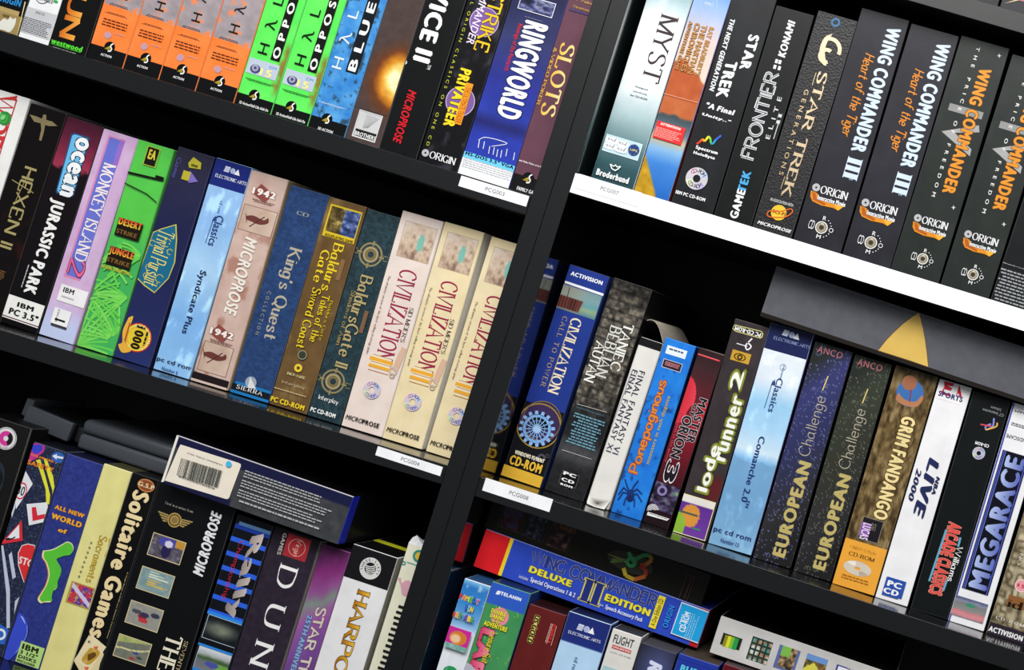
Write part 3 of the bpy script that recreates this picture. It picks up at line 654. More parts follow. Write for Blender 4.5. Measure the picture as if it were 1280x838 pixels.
def art(b):
    b.use(*D_); b.disc('emblem', 570, 72, 15, '#3f6f9a', 8); b.disc('foil_emblem', 548, 158, 42, '#cdb896', 30, a0=-10, a1=110); b.poly('foil_emblem', [(560, 108), (535, 120), (520, 155), (523, 195), (540, 208), (536, 170), (542, 138)], '#cdb896', True); b.disc('foil_emblem', 540, 178, 26, '#cdb896', 14, a0=60, a1=300)
    b.T('foil_title_lettering', 'STAR TREK', 540, 232, 400, 622, '#d2bc98', 90, font='serifb', bold=3, out='#d2bc98', ow=.1, ur=(0.45, 0.69)); b.T('foil_subtitle_lettering', 'GENERATIONS', 490, 288, 402, 558, '#c2aa84', 90, bold=1, track=.5, ur=(0.25, 0.36))
    b.line('foil_rule', [(508, 232), (496, 272)], .0007, '#c2aa84'); b.line('foil_rule', [(410, 560), (396, 600)], .0007, '#c2aa84')
    b.T('caption', 'IN ASSOCIATION WITH', 366, 628, 434, 658, '#d8d8d8'); b.disc('publisher_logo', 390, 676, 25, '#e8c23a'); b.T('publisher_logo', 'SCI-FI', 372, 664, 410, 688, '#8a3c1c', bold=3)
    b.line('publisher_logo', [(352, 682), (362, 670), (395, 672), (428, 664), (432, 676), (408, 690), (365, 690), (352, 682)], .0012, '#d8662c', True); mprose(b, 'publisher_logo', 325, 700, 428, 742, '#f0f0f0')
b.art = art
def wc3(b):
    b.paint(lambda U, V: mixc('#1e1e24', '#2c2c36', fbm(U, V, 3, 12, 101)), 14, 60)
    b.use(*E_); b.T('title_lettering', 'WING COMMANDER', 0, 0, 1, 1, '#cfe0f6', 90, bold=3, ur=(0.6, 0.9, .045, .575)); b.T('title_lettering', 'III', 0, 0, 1, 1, '#cfe0f6', 90, font='serifb', ur=(.6, .9, .60, .69))
    b.T('subtitle_lettering', 'Heart of the Tiger', 205, 150, 98, 360, '#e08a28', 90, font='brush', shear=.2, ur=(0.26, 0.55))
    b.T('caption', 'TM', 132, 476, 140, 486, '#cfe0f6')
    origin(b, 'publisher_logo', 38, 490, 98); film(b, 'publisher_logo', 34, 492, 102); wccd(b, 'disc_mark', 58, 612, 17)
refw = None
for k, c in enumerate([((1076.8, 9.3), (1137.3, 25.6), (992, 296.5), (1050.3, 316.4)), ((1139.6, 28), (1199, 46.5), (1053.5, 317.4), (1112, 335.8))]):
    q = tr(['dark game box with pale blue block lettering and orange script, left one of its pair', 'dark game box with pale blue block lettering and orange script, right one of its pair'][k], c, front='#222228', group='dark game boxes with orange script', ref=refw); q.art = wc3; refw = refw or q
def wc4(b):
    b.paint(lambda U, V: mixc('#1b211f', '#2a302d', fbm(U, V, 3, 12, 105)), 14, 60)
    b.use(*WC); b.R('emblem', 262, 206, 380, 268, '#8d8d8d'); b.poly('emblem', [(370, 290), (372, 316), (280, 318), (342, 380), (336, 406), (230, 312)], '#a2a2a2')
    b.T('title_lettering', 'WING COMMANDER', 405, 80, 232, 540, '#e0902c', 90, bold=3, out='#4a2c10', ur=(0.53, 0.79)); b.T('subtitle_lettering', 'THE PRICE OF FREEDOM', 345, 62, 198, 530, '#e4e4e0', 90, track=.9, ur=(0.36, 0.43, 0.03, 0.66))
    for x, y in ((446, 30), (275, 598)): b.poly('emblem', [(x, y-9), (x+3, y-2), (x+9, y), (x+3, y+2), (x, y+9), (x-3, y+2), (x-9, y), (x-3, y-2)], '#c8cccc')
    origin(b, 'publisher_logo', 134, 618, 130); film(b, 'publisher_logo', 130, 622, 135); wccd(b, 'disc_mark', 160, 790, 21)
refw4 = None
for k, c in enumerate([((1202.4, 44.2), (1262, 60.5), (1113, 336), (1173.5, 354)), ((1266, 67), (1326, 85), (1176.2, 354.4), (1236, 372.5))]):
    q = tr(['dark game box with orange block lettering over a grey arrow, left one of its pair', 'dark game box with orange block lettering over a grey arrow, right one of its pair'][k], c, front='#212624', group='dark game boxes with orange block lettering', ref=refw4); q.art = wc4; refw4 = refw4 or q
b = tr('black game box with rows of small grey print at its foot, right photo edge', ((1330, 88), (1400, 110), (1239.4, 373.6), (1306, 394)), front='#121416')
def art(b):
    b.use(1080, 290, 6.4); b.T('caption', 'Minimum Configuration', 1110, 240, 1400, 340, '#c8cacc', font='serifb'); b.lines('small_print', 1090, 285, 1400, 690, 11, '#9a9ea2', ragged=.2, center=True, fill=.45)
b.art = art
# ================================================================== middle shelf, left bookcase
M1 = .045
def ml(label, c, **k): return Box('M1', label, c, k.pop('d', M1), **k)
b = ml('white game box with red lettering and a green ball at the left photo edge', ((-9, 108), (37, 125), (-92, 372), (-44, 386)), front='#f0f0ee')
def art(b):
    b.use(*HX); b.T('title_lettering', 'WORMS', 60, 30, -72, 330, '#d23a3c', 90, font='serifb', bold=3, out='#d23a3c', ow=.3, ur=(0.25, 0.68)); b.line('title_lettering', [(62, 42), (-60, 430)], .0012, '#c03238')
    b.disc('emblem', 18, 110, 27, '#2f8f3a'); b.disc('emblem', 10, 104, 12, '#8ad48a'); b.disc('emblem', 14, 110, 18, '#46ac4c', 12)
b.art = art
b = ml('blackish brown game box with scratchy gold lettering and a winged gold figure emblem', ((38.5, 128.4), (83.9, 142.6), (-42, 381), (2, 395)), front='#150f0e')
def art(b):
    b.paint(lambda U, V: mixc('#0d0909', '#32100f', ss(.5, .8, fbm(U, V, 4, 22, 111))*ss(.3, .8, V)), 22, 110)
    b.use(*HX); b.poly('foil_emblem', [(108, 96), (135, 104), (152, 112), (158, 96), (168, 98), (168, 116), (190, 122), (208, 138), (178, 138), (164, 134), (158, 165), (150, 192), (142, 188), (150, 150), (148, 128), (124, 122)], '#9a8a62')
    b.T('foil_title_lettering', 'HEXEN II', 120, 290, 5, 575, '#c2b478', 90, font='brush', bold=3, ur=(0.36, 0.72)); b.line('foil_title_lettering', [(45, 332), (122, 380)], .0009, '#c2b478'); b.line('foil_title_lettering', [(58, 408), (108, 300)], .0007, '#c2b478')
    b.lines('small_print', -8, 655, 12, 700, 5, '#7a5a34')
b.art = art
b = ml('black game box with a maroon top, blue rounded name plate and white foot panel', ((85, 145), (129.7, 158.8), (2, 396), (48.6, 412)), front='#0c0b10')
def art(b):
    b.paint(lambda U, V: ramp(V+.03*fbm(U, V, 6, 20, 121)+.05*(fbm(U, V, 3, 30, 122)-.5), (0, '#3f1628'), (.1, '#5e1f38'), (.2, '#8f2c46'), (.235, '#9c3450'), (.25, '#140c12'), (1, '#0b0a0e')), 24, 150)
    b.use(*HX); q = [(268, 162), (320, 178), (326, 186), (268, 390), (262, 396), (206, 382), (202, 374), (258, 168)]; b.poly('publisher_logo', q, '#1d4e78'); q = [(272, 168), (316, 182), (320, 188), (264, 388), (210, 376), (208, 368), (262, 172)]; b.poly('publisher_logo', q, '#6cbcec')
    b.T('publisher_logo', 'ocean', 318, 185, 210, 384, '#f2f6fa', 90, bold=3, out='#132030', ur=(0.42, 0.78))
    b.T('title_lettering', 'JURASSIC PARK', 236, 412, 85, 738, '#f4f4f2', 90, font='sans', bold=3, ur=(0.24, 0.66))
    b.T('caption', 'TM', 118, 730, 124, 742, '#f4f4f2'); b.lines('small_print', 108, 640, 74, 722, 1, '#c8c8c8', rot=90)
    b.use(*F_); b.R('panel', 30, 660, 118, 766, '#f2f2ee'); b.R('panel', 8, 722, 122, 764, '#5c1c36'); b.R('panel', 30, 660, 121, 752, '#f2f2ee')
    b.T('caption', 'IBM', 58, 684, 104, 716, '#1a1a1c', bold=3); b.T('caption', 'PC 3.5"', 34, 700, 116, 750, '#1a1a1c', bold=3)
b.art = art
b = ml('lilac game box with a blue strip of lettering and a white tag', ((131.7, 160), (172.3, 175), (48.6, 412), (95, 427.5)), front='#cdb2d8')
def art(b):
    b.paint(lambda U, V: mixc(mixc('#c79ccb', '#dcc4e2', fbm(U, V, 3, 12, 131)), '#c2cdf0', ss(.8, .95, V)), 16, 90)
    b.use(*F_); b.R('band', 335, 170, 248, 622, '#d88ab4'); b.R('band', 339, 176, 250, 615, '#6a74d2')
    b.lines('subtitle_lettering', 388, 186, 345, 262, 3, '#c06ac0', rot=90, ragged=.1); b.T('title_lettering', 'MONKEY ISLAND', 350, 262, 236, 556, '#f4eaf0', 90, font='serifb', bold=3, out='#4c4a8a', ow=.2, ur=(0.3, 0.66))
    b.T('title_lettering', '2', 270, 562, 206, 596, '#e8689a', 90, font='brush', out='#6a2448', ow=.4)
    b.R('sticker', 192, 628, 262, 706, '#f2f0f2'); b.T('sticker', 'IBM', 200, 638, 228, 664, '#222222', bold=2); b.lines('sticker', 192, 664, 228, 682, 2, '#888888', ragged=.1)
    b.R('publisher_logo', 172, 700, 208, 764, '#f4f4f4'); b.use(0, 380, 8); b.T('publisher_logo', 'LUCAS', 610, 62, 555, 178, '#111111', 90, bold=2); b.R('publisher_logo', 560, 140, 655, 192, '#111111'); b.R('publisher_logo', 520, 190, 668, 262, '#3c3a40')
b.art = art
b = ml('bright green game box with palm leaf pattern and two small red and yellow logos', ((173.5, 174), (216.9, 187.3), (95.3, 428), (141.4, 444)), front='#52c04c')
def art(b):
    b.paint(lambda U, V: mixc('#58c84c', '#3fae62', np.clip(ss(.35, .6, V)*.75+.35*(fbm(U, V, 3, 9, 141)-.4), 0, 1)), 20, 110)
    b.use(0, 0, 0); rd = random.Random(12)
    for ox, oy, a0, a1, n, ln in ((-.02, .995, 5, 85, 9, .30), (1.05, .93, 100, 175, 9, .26), (.95, .72, 150, 235, 9, .22), (-.05, .76, -40, 60, 9, .22), (1.02, .52, 140, 220, 8, .2), (.05, .58, -30, 60, 7, .17)):
        for k in range(n):
            a = math.radians(a0+(a1-a0)*(k+.3*rd.random())/(n-1)); l = ln*(.7+.3*rd.random()); dx, dy = math.cos(a)*l*b.H/b.W, -math.sin(a)*l; q = []
            for t in (0, .2, .4, .6, .8, 1): q.append((ox+dx*t, oy+dy*t+.05*t*t))
            q = [p for p in q if -.05 < p[0] < 1.05 and p[1] < 1.02]
            if len(q) > 2: b.line('leaf_pattern', q, .0024, rd.choice(['#74d85a', '#66d052', '#7edc60']), True)
    b.use(*F_); b.R('publisher_logo', 462, 206, 478, 268, '#14140e'); b.frame('publisher_logo', 460, 204, 482, 272, '#c8b43c', .0006); b.T('publisher_logo', 'EA', 466, 214, 480, 250, '#d8c440', bold=3)
    b.line('wires', [(396, 285), (485, 306), (512, 312)], .0022, '#10120e'); b.R('wires', 484, 294, 508, 314, '#10120e'); b.line('wires', [(386, 318), (455, 352), (490, 380)], .0012, '#10120e')
    b.R('title_lettering', 372, 424, 430, 500, '#1c140c'); b.T('title_lettering', 'DESERT', 374, 424, 438, 466, '#e8582c', bold=3, grad=('#f0d83c', '#d8342c')); b.T('title_lettering', 'STRIKE', 366, 458, 424, 490, '#7a5a2c', bold=2)
    b.R('title_lettering', 346, 512, 402, 590, '#1c140c'); b.T('title_lettering', 'JUNGLE', 346, 512, 412, 562, '#e8582c', bold=3, grad=('#f0d83c', '#d8342c')); b.T('title_lettering', 'STRIKE', 336, 545, 402, 580, '#7a5a2c', bold=2); b.T('subtitle_lettering', 'THE SEQUEL TO DESERT STRIKE', 318, 568, 404, 606, '#c8b83c', bold=3)
b.art = art
b = ml('navy game box with a teal and gold leaf shaped badge and a yellow round seal', ((223.4, 183), (268, 196.4), (142, 444), (186.8, 458.3)), front='#23264e')
def art(b):
    b.paint(lambda U, V: ramp(V, (0, '#2c2b3c'), (.12, '#2a2a46'), (.4, '#20244c'), (.8, '#232b5c'), (1, '#27336c')), 4, 60)
    b.use(*G_)
    q = [(152, 296), (176, 286), (224, 272), (226, 320), (220, 390), (200, 440), (156, 485), (124, 462), (100, 440), (110, 408), (122, 380), (140, 330)]
    b.poly('badge', q, '#d0c256'); b.poly('badge', [((x-165)*.94+165, (y-378)*.965+378) for x, y in q], '#1d6a8c')
    b.T('title_lettering', 'Trivial Pursuit', 212, 300, 122, 454, '#f0de6c', 90, font='serif', shear=.15, ur=(0.17, 0.62))
    for x, y, r in ((196, 330, 14), (204, 358, 10), (150, 330, 10), (140, 405, 12), (172, 440, 14), (130, 430, 9)): b.disc('badge', x, y, r, '#d0c256', r-2.2, a0=30, a1=300)
    b.disc('seal', 105, 622, 48, '#c8342c'); b.disc('seal', 105, 622, 44, '#e8d44c', 36); b.disc('seal', 105, 622, 35, '#e8c838'); b.T('seal', '1000', 120, 588, 90, 656, '#1c1810', 90, bold=3, ur=(0.36, 0.62)); b.lines('seal', 132, 604, 126, 648, 1, '#1c1810', rot=90, fill=.8, ragged=.05); b.arc('seal', 'GAMES QUESTIONS', 105, 622, 37, 250, -60, '#f4e8d0', 8)
    b.poly('seal', [(78, 560), (92, 558), (78, 600), (74, 640), (86, 662), (58, 668), (46, 644), (58, 636), (60, 600)], '#e8b040', True); b.poly('seal', [(80, 575), (84, 577), (72, 622), (68, 640), (64, 630)], '#b05a20')
    b.T('publisher_logo', 'Game', 240, 70, 222, 130, '#6a6ac0', 90, font='script', bold=1, ur=(0.08, 0.2)); b.poly('publisher_logo', [(262, 84), (278, 66), (302, 84), (300, 104), (264, 98)], '#b8ae34'); b.R('publisher_logo', 272, 86, 290, 100, '#5c5c22'); b.poly('publisher_logo', [(268, 108), (292, 142), (262, 146)], '#7a6ab8'); b.R('publisher_logo', 248, 106, 262, 140, '#b8ae34')
b.art = art
def eablue(b, title, num, seed, seq=None):
    b.paint(lambda U, V: ramp(np.clip(V+.08*(fbm(U, V, 3, 6, seed)-.5), 0, 1), (.0, '#9cc4ee'), (.3, '#8fbcec'), (.5, '#a9d2f4'), (.75, '#7fb4ea'), (1, '#8fc2f2'))*(1-.0*U)[..., None]+(ss(.55, .75, fbm(U*1.0+V, V, 5, 14, seed+3))*.16)[..., None], 26, 130)
b = ml('pale sky blue game box with a navy top band, between navy and biplane boxes', ((272, 196.4), (314.7, 210.6), (190, 462.3), (236.4, 478.3)), front='#9cc8f0', side='#7fb0e0'); blueA = b
def art(b):
    eablue(b, 'Syndicate Plus', 'Number 6', 151)
    b.use(*G_); b.R('band', 352, 66, 440, 160, '#1d2a78'); b.band('band', 0, .125, '#1d2a78'); ealogo(b, 'publisher_logo', 374, 92, 52); b.T('publisher_logo', 'ELECTRONIC ARTS', 346, 115, 438, 154, '#e4e8f6', font='serifb')
    b.T('caption', 'cd rom', 368, 202, 352, 238, '#5a86c0', 90, ur=(0.44, 0.53)); b.T('series_lettering', 'Classics', 372, 250, 320, 336, '#2c4480', 90, bold=1); b.line('series_lettering', [(340, 252), (314, 330)], .0006, '#2c4480'); b.poly('series_lettering', [(346, 246), (348, 262), (334, 262)], '#2c4480')
    b.T('title_lettering', 'Syndicate Plus', 316, 418, 236, 606, '#1e2c54', 90, bold=1, ur=(0.42, 0.64)); b.T('title_lettering', 'TM', 310, 424, 316, 432, '#1e2c54')
    b.T('caption', 'pc cd rom', 168, 678, 270, 728, '#23304c', bold=1); b.T('caption', 'Number 6', 182, 710, 228, 736, '#3c5a8c', bold=1)
b.art = art
b = ml('pinkish grey game box with biplane pictures at both ends and upward white maker lettering', ((315.5, 211.8), (360, 225.6), (236.8, 477.8), (284, 492.3)), front='#c6aa9e', side='#c9ab80')
def art(b):
    b.paint(lambda U, V: mixc(mixc('#d6bdb2', '#c2a296', fbm(U, V, 3, 12, 161)), '#a06c5c', ss(.55, .75, fbm(U, V, 3, 14, 163))*.7*ss(.12, .3, V)), 24, 130)
    b.use(*G_)
    def plane(x, y):
        b.poly('picture', [(x-32, y-6), (x-10, y-6), (x+20, y+8), (x+34, y+2), (x+34, y+18), (x+8, y+22), (x-18, y+12), (x-34, y+4)], '#6c3a34', True); b.line('picture', [(x-24, y+28), (x+24, y-2)], .0012, '#54302c'); b.line('picture', [(x-34, y-14), (x-32, y+14)], .0007, '#54302c')
    def sky(U, V): return mixc('#d9c4b4', '#b89a88', fbm(U, V, 3, 3, 165))
    b.pic('picture', 436, 210, 512, 314, sky, 14, 16); b.frame('picture', 434, 208, 514, 316, '#7c5a50', .0006); plane(472, 252)
    b.pic('picture', 314, 632, 374, 744, sky, 14, 16); b.frame('picture', 312, 630, 376, 746, '#7c5a50', .0006); plane(342, 672)
    for x, y in ((492, 178), (362, 610)):
        b.poly('emblem', [(x-6, y-30), (x+30, y+2), (x+4, y+30), (x-34, y-2)], '#8c4a44'); b.T('title_lettering', '1942', x-30, y-22, x+36, y+20, '#f4ece4', bold=3, out='#7a4038'); b.lines('caption', x-34, y+14, x+34, y+44, 2, '#8c6458', center=True)
    b.T('publisher_logo', 'MICROPROSE', 0, 0, 1, 1, '#efe8de', 90, bold=2, shear=.2, ur=(.34, .68, .3, .665))
    b.R('band', 270, 722, 384, 786, '#20181a'); b.R('band', 268, 744, 386, 792, '#d2bcae')
b.art = art
b = ml('blue leathery game box with silver blackletter style lettering and a blue foot stripe', ((363.5, 231), (412, 245), (287.5, 491), (335.5, 504.5)), front='#243e6e', mat='leather')
def art(b):
    b.paint(lambda U, V: mixc('#1c3156', '#2f5088', fbm(U, V, 14, 80, 171)), 40, 200)
    b.use(*G_); b.T('foil_caption', 'CD', 596, 230, 630, 252, '#b9b6ae', font='serifb', bold=2)
    b.T('foil_title_lettering', "King's Quest", 590, 345, 490, 622, '#d2c8b0', 90, font='serifb', ur=(0.33, 0.75)); b.T('foil_subtitle_lettering', 'COLLECTION', 520, 482, 470, 612, '#b9b2a0', 90, bold=0, track=.6, ur=(0.2, 0.29))
    b.R('band', 408, 755, 506, 822, '#1f78b8'); b.band('band', .955, 1, '#1f78b8'); b.band('band', .955, .985, '#141a22'); b.T('publisher_logo', 'SIERRA', 412, 765, 488, 802, '#e6e6e6', font='serifb', track=.2)
    b.disc('publisher_logo', 454, 760, 19, '#9aa6b2'); b.poly('publisher_logo', [(444, 776), (452, 742), (470, 780)], '#d8dce0')
b.art = art
b = ml('brown parchment game box with yellow gothic lettering and a framed dragon picture at its top', ((412.5, 245), (457.4, 259.7), (336, 504.8), (383.2, 519.6)), front='#6b5334', mat='gloss')
def art(b):
    b.paint(lambda U, V: mixc(mixc('#755b38', '#5d4528', fbm(U, V, 4, 22, 181)), '#8a7048', ss(.55, .8, fbm(U, V, 3, 10, 183))), 28, 150)
    b.use(*BG); b.R('picture', 102, 14, 186, 166, '#d8bc2c'); b.pic('picture', 106, 22, 188, 146, lambda U, V: np.where((U < .5)[..., None], ramp(fbm(U, V, 7, 7, 185), (.2, '#2c2412'), (.6, '#7a6838'), (.8, '#c2ae6a')), ramp(fbm(U, V, 8, 8, 187), (.2, '#1c2444'), (.6, '#40548c'), (.8, '#8c9cc8'))), 30, 30); b.T('picture', 'ROLEPLAYING GAME', 82, 124, 182, 164, '#3c2c08', bold=3)
    b.T('title_lettering', "Baldurs", 140, 165, 75, 340, '#e8c92c', 90, font='serifb', bold=3, out='#2c1c08', ur=(0.46, 0.74)); b.T('title_lettering', 'Gate', 92, 190, 50, 310, '#e8c92c', 90, font='serifb', out='#2c1c08', ur=(0.2, 0.44))
    b.band('sticker', .263, .363, '#8a6844', .76, .87)
    b.T('subtitle_lettering', 'Baldurs Gate', 88, 372, 35, 520, '#c8a82c', 90, font='serifb', out='#2c1c08', ur=(0.78, 0.87))
    b.use(*H_); b.T('subtitle_lettering', 'Tales of the', 200, 330, 150, 456, '#e8c92c', 90, font='serifb', out='#2c1c08', ur=(0.55, 0.76)); b.T('subtitle_lettering', 'Sword Coast', 172, 310, 112, 472, '#e8c92c', 90, font='serifb', out='#2c1c08', ur=(0.26, 0.5))
    b.disc('emblem', 130, 494, 14, '#3a3c30'); b.disc('emblem', 130, 494, 14, '#8c8a70', 11); b.disc('emblem', 119, 530, 12, '#e6c83c'); b.disc('emblem', 119, 530, 5, '#5c4414'); b.T('publisher_logo', 'BIOWARE', 90, 540, 138, 562, '#e6d8a0', font='serifb', bold=3)
    b.T('publisher_logo', 'Interplay', 76, 562, 136, 592, '#d6c6a0', font='script'); b.lines('caption', 54, 582, 140, 612, 1, '#cdb98a', fill=.6, ragged=.02); b.T('caption', 'PC CD-ROM', 46, 606, 134, 648, '#e8c92c', bold=3)
b.art = art
b = ml('dark teal leathery game box with gold gothic lettering and two gold ring emblems', ((459.6, 260.2), (501.3, 273.5), (383.8, 519.8), (425.2, 533.3)), front='#22343a', mat='leather')
def art(b):
    b.paint(lambda U, V: mixc('#16242a', '#33505a', fbm(U, V, 13, 80, 191)), 36, 200)
    b.use(*BG)
    for x, y in ((250, 205), (110, 680)):
        b.disc('foil_emblem', x, y, 48, '#a8986a', 41); b.disc('foil_emblem', x, y, 33, '#8c7c54', 12); b.disc('foil_emblem', x, y, 30, '#c2b284', 24)
        for t in (0, 90, 180, 270):
            a = math.radians(t+17); b.line('foil_emblem', [(x+34*math.cos(a), y+34*math.sin(a)), (x+52*math.cos(a), y+52*math.sin(a))], .002, '#a8986a')
        for d in (-9, 9): b.line('foil_emblem', [(x-90, y-27+d), (x-46, y-14+d)], .0007, '#a8986a'); b.line('foil_emblem', [(x+46, y+14+d), (x+90, y+27+d)], .0007, '#a8986a')
    b.T('foil_title_lettering', 'BaldursGate II', 262, 290, 112, 622, '#cdbb84', 90, font='serifb', bold=3, out='#16201e', ur=(0.38, 0.76)); b.T('foil_subtitle_lettering', 'Shadows of Amn', 190, 340, 112, 540, '#b09c62', 90, font='serifb', ur=(0.24, 0.38))
    b.band('sticker', .457, .563, '#7c5c44', .78, .9)
    b.T('publisher_logo', 'Interplay', 60, 728, 128, 772, '#e8e8e8', font='brush'); b.T('caption', 'PC CD-ROM', 30, 774, 118, 818, '#f0f0f0', bold=3)
b.art = art
def civ(b):
    pink = b is refc[0] if refc else True
    b.paint(lambda U, V: mixc(mixc('#e4cfc4' if pink else '#e6d2a2', '#eadfd8' if pink else '#eee0bc', fbm(U, V, 3, 12, 201)), '#c9a06a', ss(.72, 1, U)*ss(.36, .44, V)*ss(.66, .55, V)*.0), 20, 100)
    b.use(*CV); b.pic('picture', 212, 44, 282, 190, lambda U, V: np.where((blob(U, V, .62, .5, .1, .25) > .5)[..., None], np.array(hx('#7fbcae')), ramp(fbm(U, V, 8, 8, 205)*.7+.3*(1-V), (.2, '#7c6458'), (.45, '#c8ae96'), (.65, '#dccab8'), (.9, '#d9d2cc'))), 30, 34); b.frame('picture', 210, 42, 284, 192, '#b8a48c', .0006)
    b.T('title_lettering', 'CIVILIZATION', 250, 220, 105, 508, '#9c2448', 90, font='serif', bold=2, out='#9c2448', ow=.12, ur=(0.33, 0.76))
    b.R('numeral', 95, 492, 152, 554, '#e8dcc0'); b.R('numeral', 90, 500, 164, 534, '#ecaa34'); b.R('numeral', 86, 524, 158, 556, '#ecaa34')
    for y in (494, 517, 545): b.line('numeral', [(100-(y-494)*.35, y), (166-(y-494)*.3, y+20)], .0006, '#b47420')
    b.T('caption', "SID MEIER'S", 238, 340, 190, 452, '#4a3c3a', 90, font='serif'); b.T('small_print', 'The ultimate version of the best-selling strategy game', 160, 230, 74, 492, '#6a5a56', 90, font='serif')
    b.poly('picture', [(198, 470), (214, 478), (196, 520), (180, 560), (165, 545), (180, 505)], '#d9b49a'); b.disc('picture', 168, 552, 16, '#c9b8a8', 11); b.disc('picture', 164, 568, 10, '#b8a494', 6)
    cdlogo(b, 'disc_mark', 96, 616, 32, '#4c5890', '#cfc4cc'); b.T('publisher_logo', 'MICRO', 0, 0, 1, 1, '#1c1a1a', bold=1, shear=.2, ur=(.06, .47, .944, .965)); b.T('publisher_logo', 'PROSE', 0, 0, 1, 1, '#1c1a1a', bold=2, ur=(.47, .88, .944, .965))
refc = []
for k, c in enumerate([((502.2, 263), (555.2, 277), (425.4, 533.9), (476, 550)), ((556.6, 277), (605.6, 291), (476.4, 550.2), (526.3, 566.3)), ((614.7, 295), (664.5, 311), (531.5, 566), (581, 582))]):
    q = ml(['pinkish cream game box with crimson tall serif lettering, leftmost of its three', 'yellowish cream game box with crimson tall serif lettering, middle of its three', 'cream game box with crimson tall serif lettering, partly hidden by the bookcase side'][k], c,
           front='#e6d6cc' if k == 0 else '#e8d8b0', side='#f0ece2', top='#d8ccc0', group='cream game boxes with crimson lettering', ref=refc[0] if refc else None, d=M1 if k < 2 else M1)
    refc.append(q); q.art = civ

# ================================================================== middle shelf, right bookcase
M2 = .047
def mr(label, c, **k): return Box('M2', label, c, k.pop('d', M2), **k)
b = mr('blue and black game box with a ship picture, cream lettering and a pale blue cogwheel', ((712, 331.3), (763, 345), (627.2, 592.5), (676, 609)), front='#14151a', side='#2a3f86', top='#9c8258')
def art(b):
    b.use(640, 310, 6.4); bl = '#23398c'
    b.band('band', 0, .645, bl)
    b.T('publisher_logo', 'ACTIVISION', 478, 185, 720, 300, '#f2f4f8', bold=3); b.line('publisher_logo', [(425, 272), (735, 378)], .0026, '#eef0f4')
    def ship(U, V):
        c = ramp(V+.15*(fbm(U, V, 3, 4, 211)-.5), (0, '#8c948c'), (.35, '#9aa8a0'), (.6, '#6c9c9a'), (.75, '#b4b45c'), (1, '#4c6478')); c = mixc('#8c8c80', '#5f97a8', ss(.3, .8, U))*.5+c*.5
        m = ss(.42, .46, V)*ss(.95, .9, V)*ss(.68, .62, U+.1*V); c = c*(1-m[..., None])+mixc('#6c3a34', '#3c201c', ((U*14) % 1 > .5)*1.)*m[..., None]; return c
    b.pic('picture', 412, 288, 660, 578, ship, 40, 40); b.line('picture', [(462, 315), (445, 390)], .0008, '#2c201c')
    b.use(*L_); b.T('title_lettering', 'CIVILIZATION', 304, 240, 206, 456, '#f0e2c4', 90, font='serifb', bold=2, ur=(0.43, 0.71)); b.T('subtitle_lettering', 'CALL TO POWER', 262, 232, 184, 438, '#c8a878', 90, font='serif', track=.25, ur=(0.23, 0.35)); b.line('rule', [(276, 238), (204, 446)], .0006, '#d8b878')
    b.use(*CT)
    b.disc('emblem', 140, 395, 112, '#3c2c54', 50); b.disc('emblem', 135, 410, 118, '#a88a3c', 112); b.disc('emblem', 150, 385, 104, '#8c7430', 100)
    x, y = 126, 424
    b.disc('emblem', x, y, 74, '#7fb0e6', 60); b.disc('emblem', x, y, 24, '#a4c8ee'); b.disc('emblem', x, y, 44, '#6c98cc', 40)
    for k in range(16):
        a = math.radians(22.5*k); u, v = math.cos(a), math.sin(a)
        b.poly('emblem', [(x+72*u-9*v, y+72*v+9*u), (x+72*u+9*v, y+72*v-9*u), (x+90*u+7*v, y+90*v-7*u), (x+90*u-7*v, y+90*v+7*u)], '#8cb8ea'); b.line('emblem', [(x+18*u, y+18*v), (x+64*u, y+64*v)], .0009, '#8cb8ea')
    b.disc('emblem', 150, 570, 22, '#4c4c54', 10); b.disc('emblem', 180, 560, 12, '#3c3c44', 5)
    b.use(580, 580, 6.4); b.T('caption', 'WINDOWS 95/98/NT', 368, -20, 614, 68, '#f0e8d0', bold=3, ur=(.16, .9, .868, .887)); b.T('caption', 'CD-ROM', 348, 0, 604, 118, '#e6b83c', bold=3, ur=(.1, .9, .893, .937)); b.band('panel', .945, .996, '#dcae38'); b.lines('panel', 340, 68, 585, 152, 1, '#8c6418', ragged=.05)
b.art = art
b = mr('grey stone brick patterned game box with white gothic lettering', ((767.2, 346.8), (816, 362.5), (681.5, 610), (729, 625)), front='#1f1e1c', side='#1b1b1c', top='#8c7a5c')
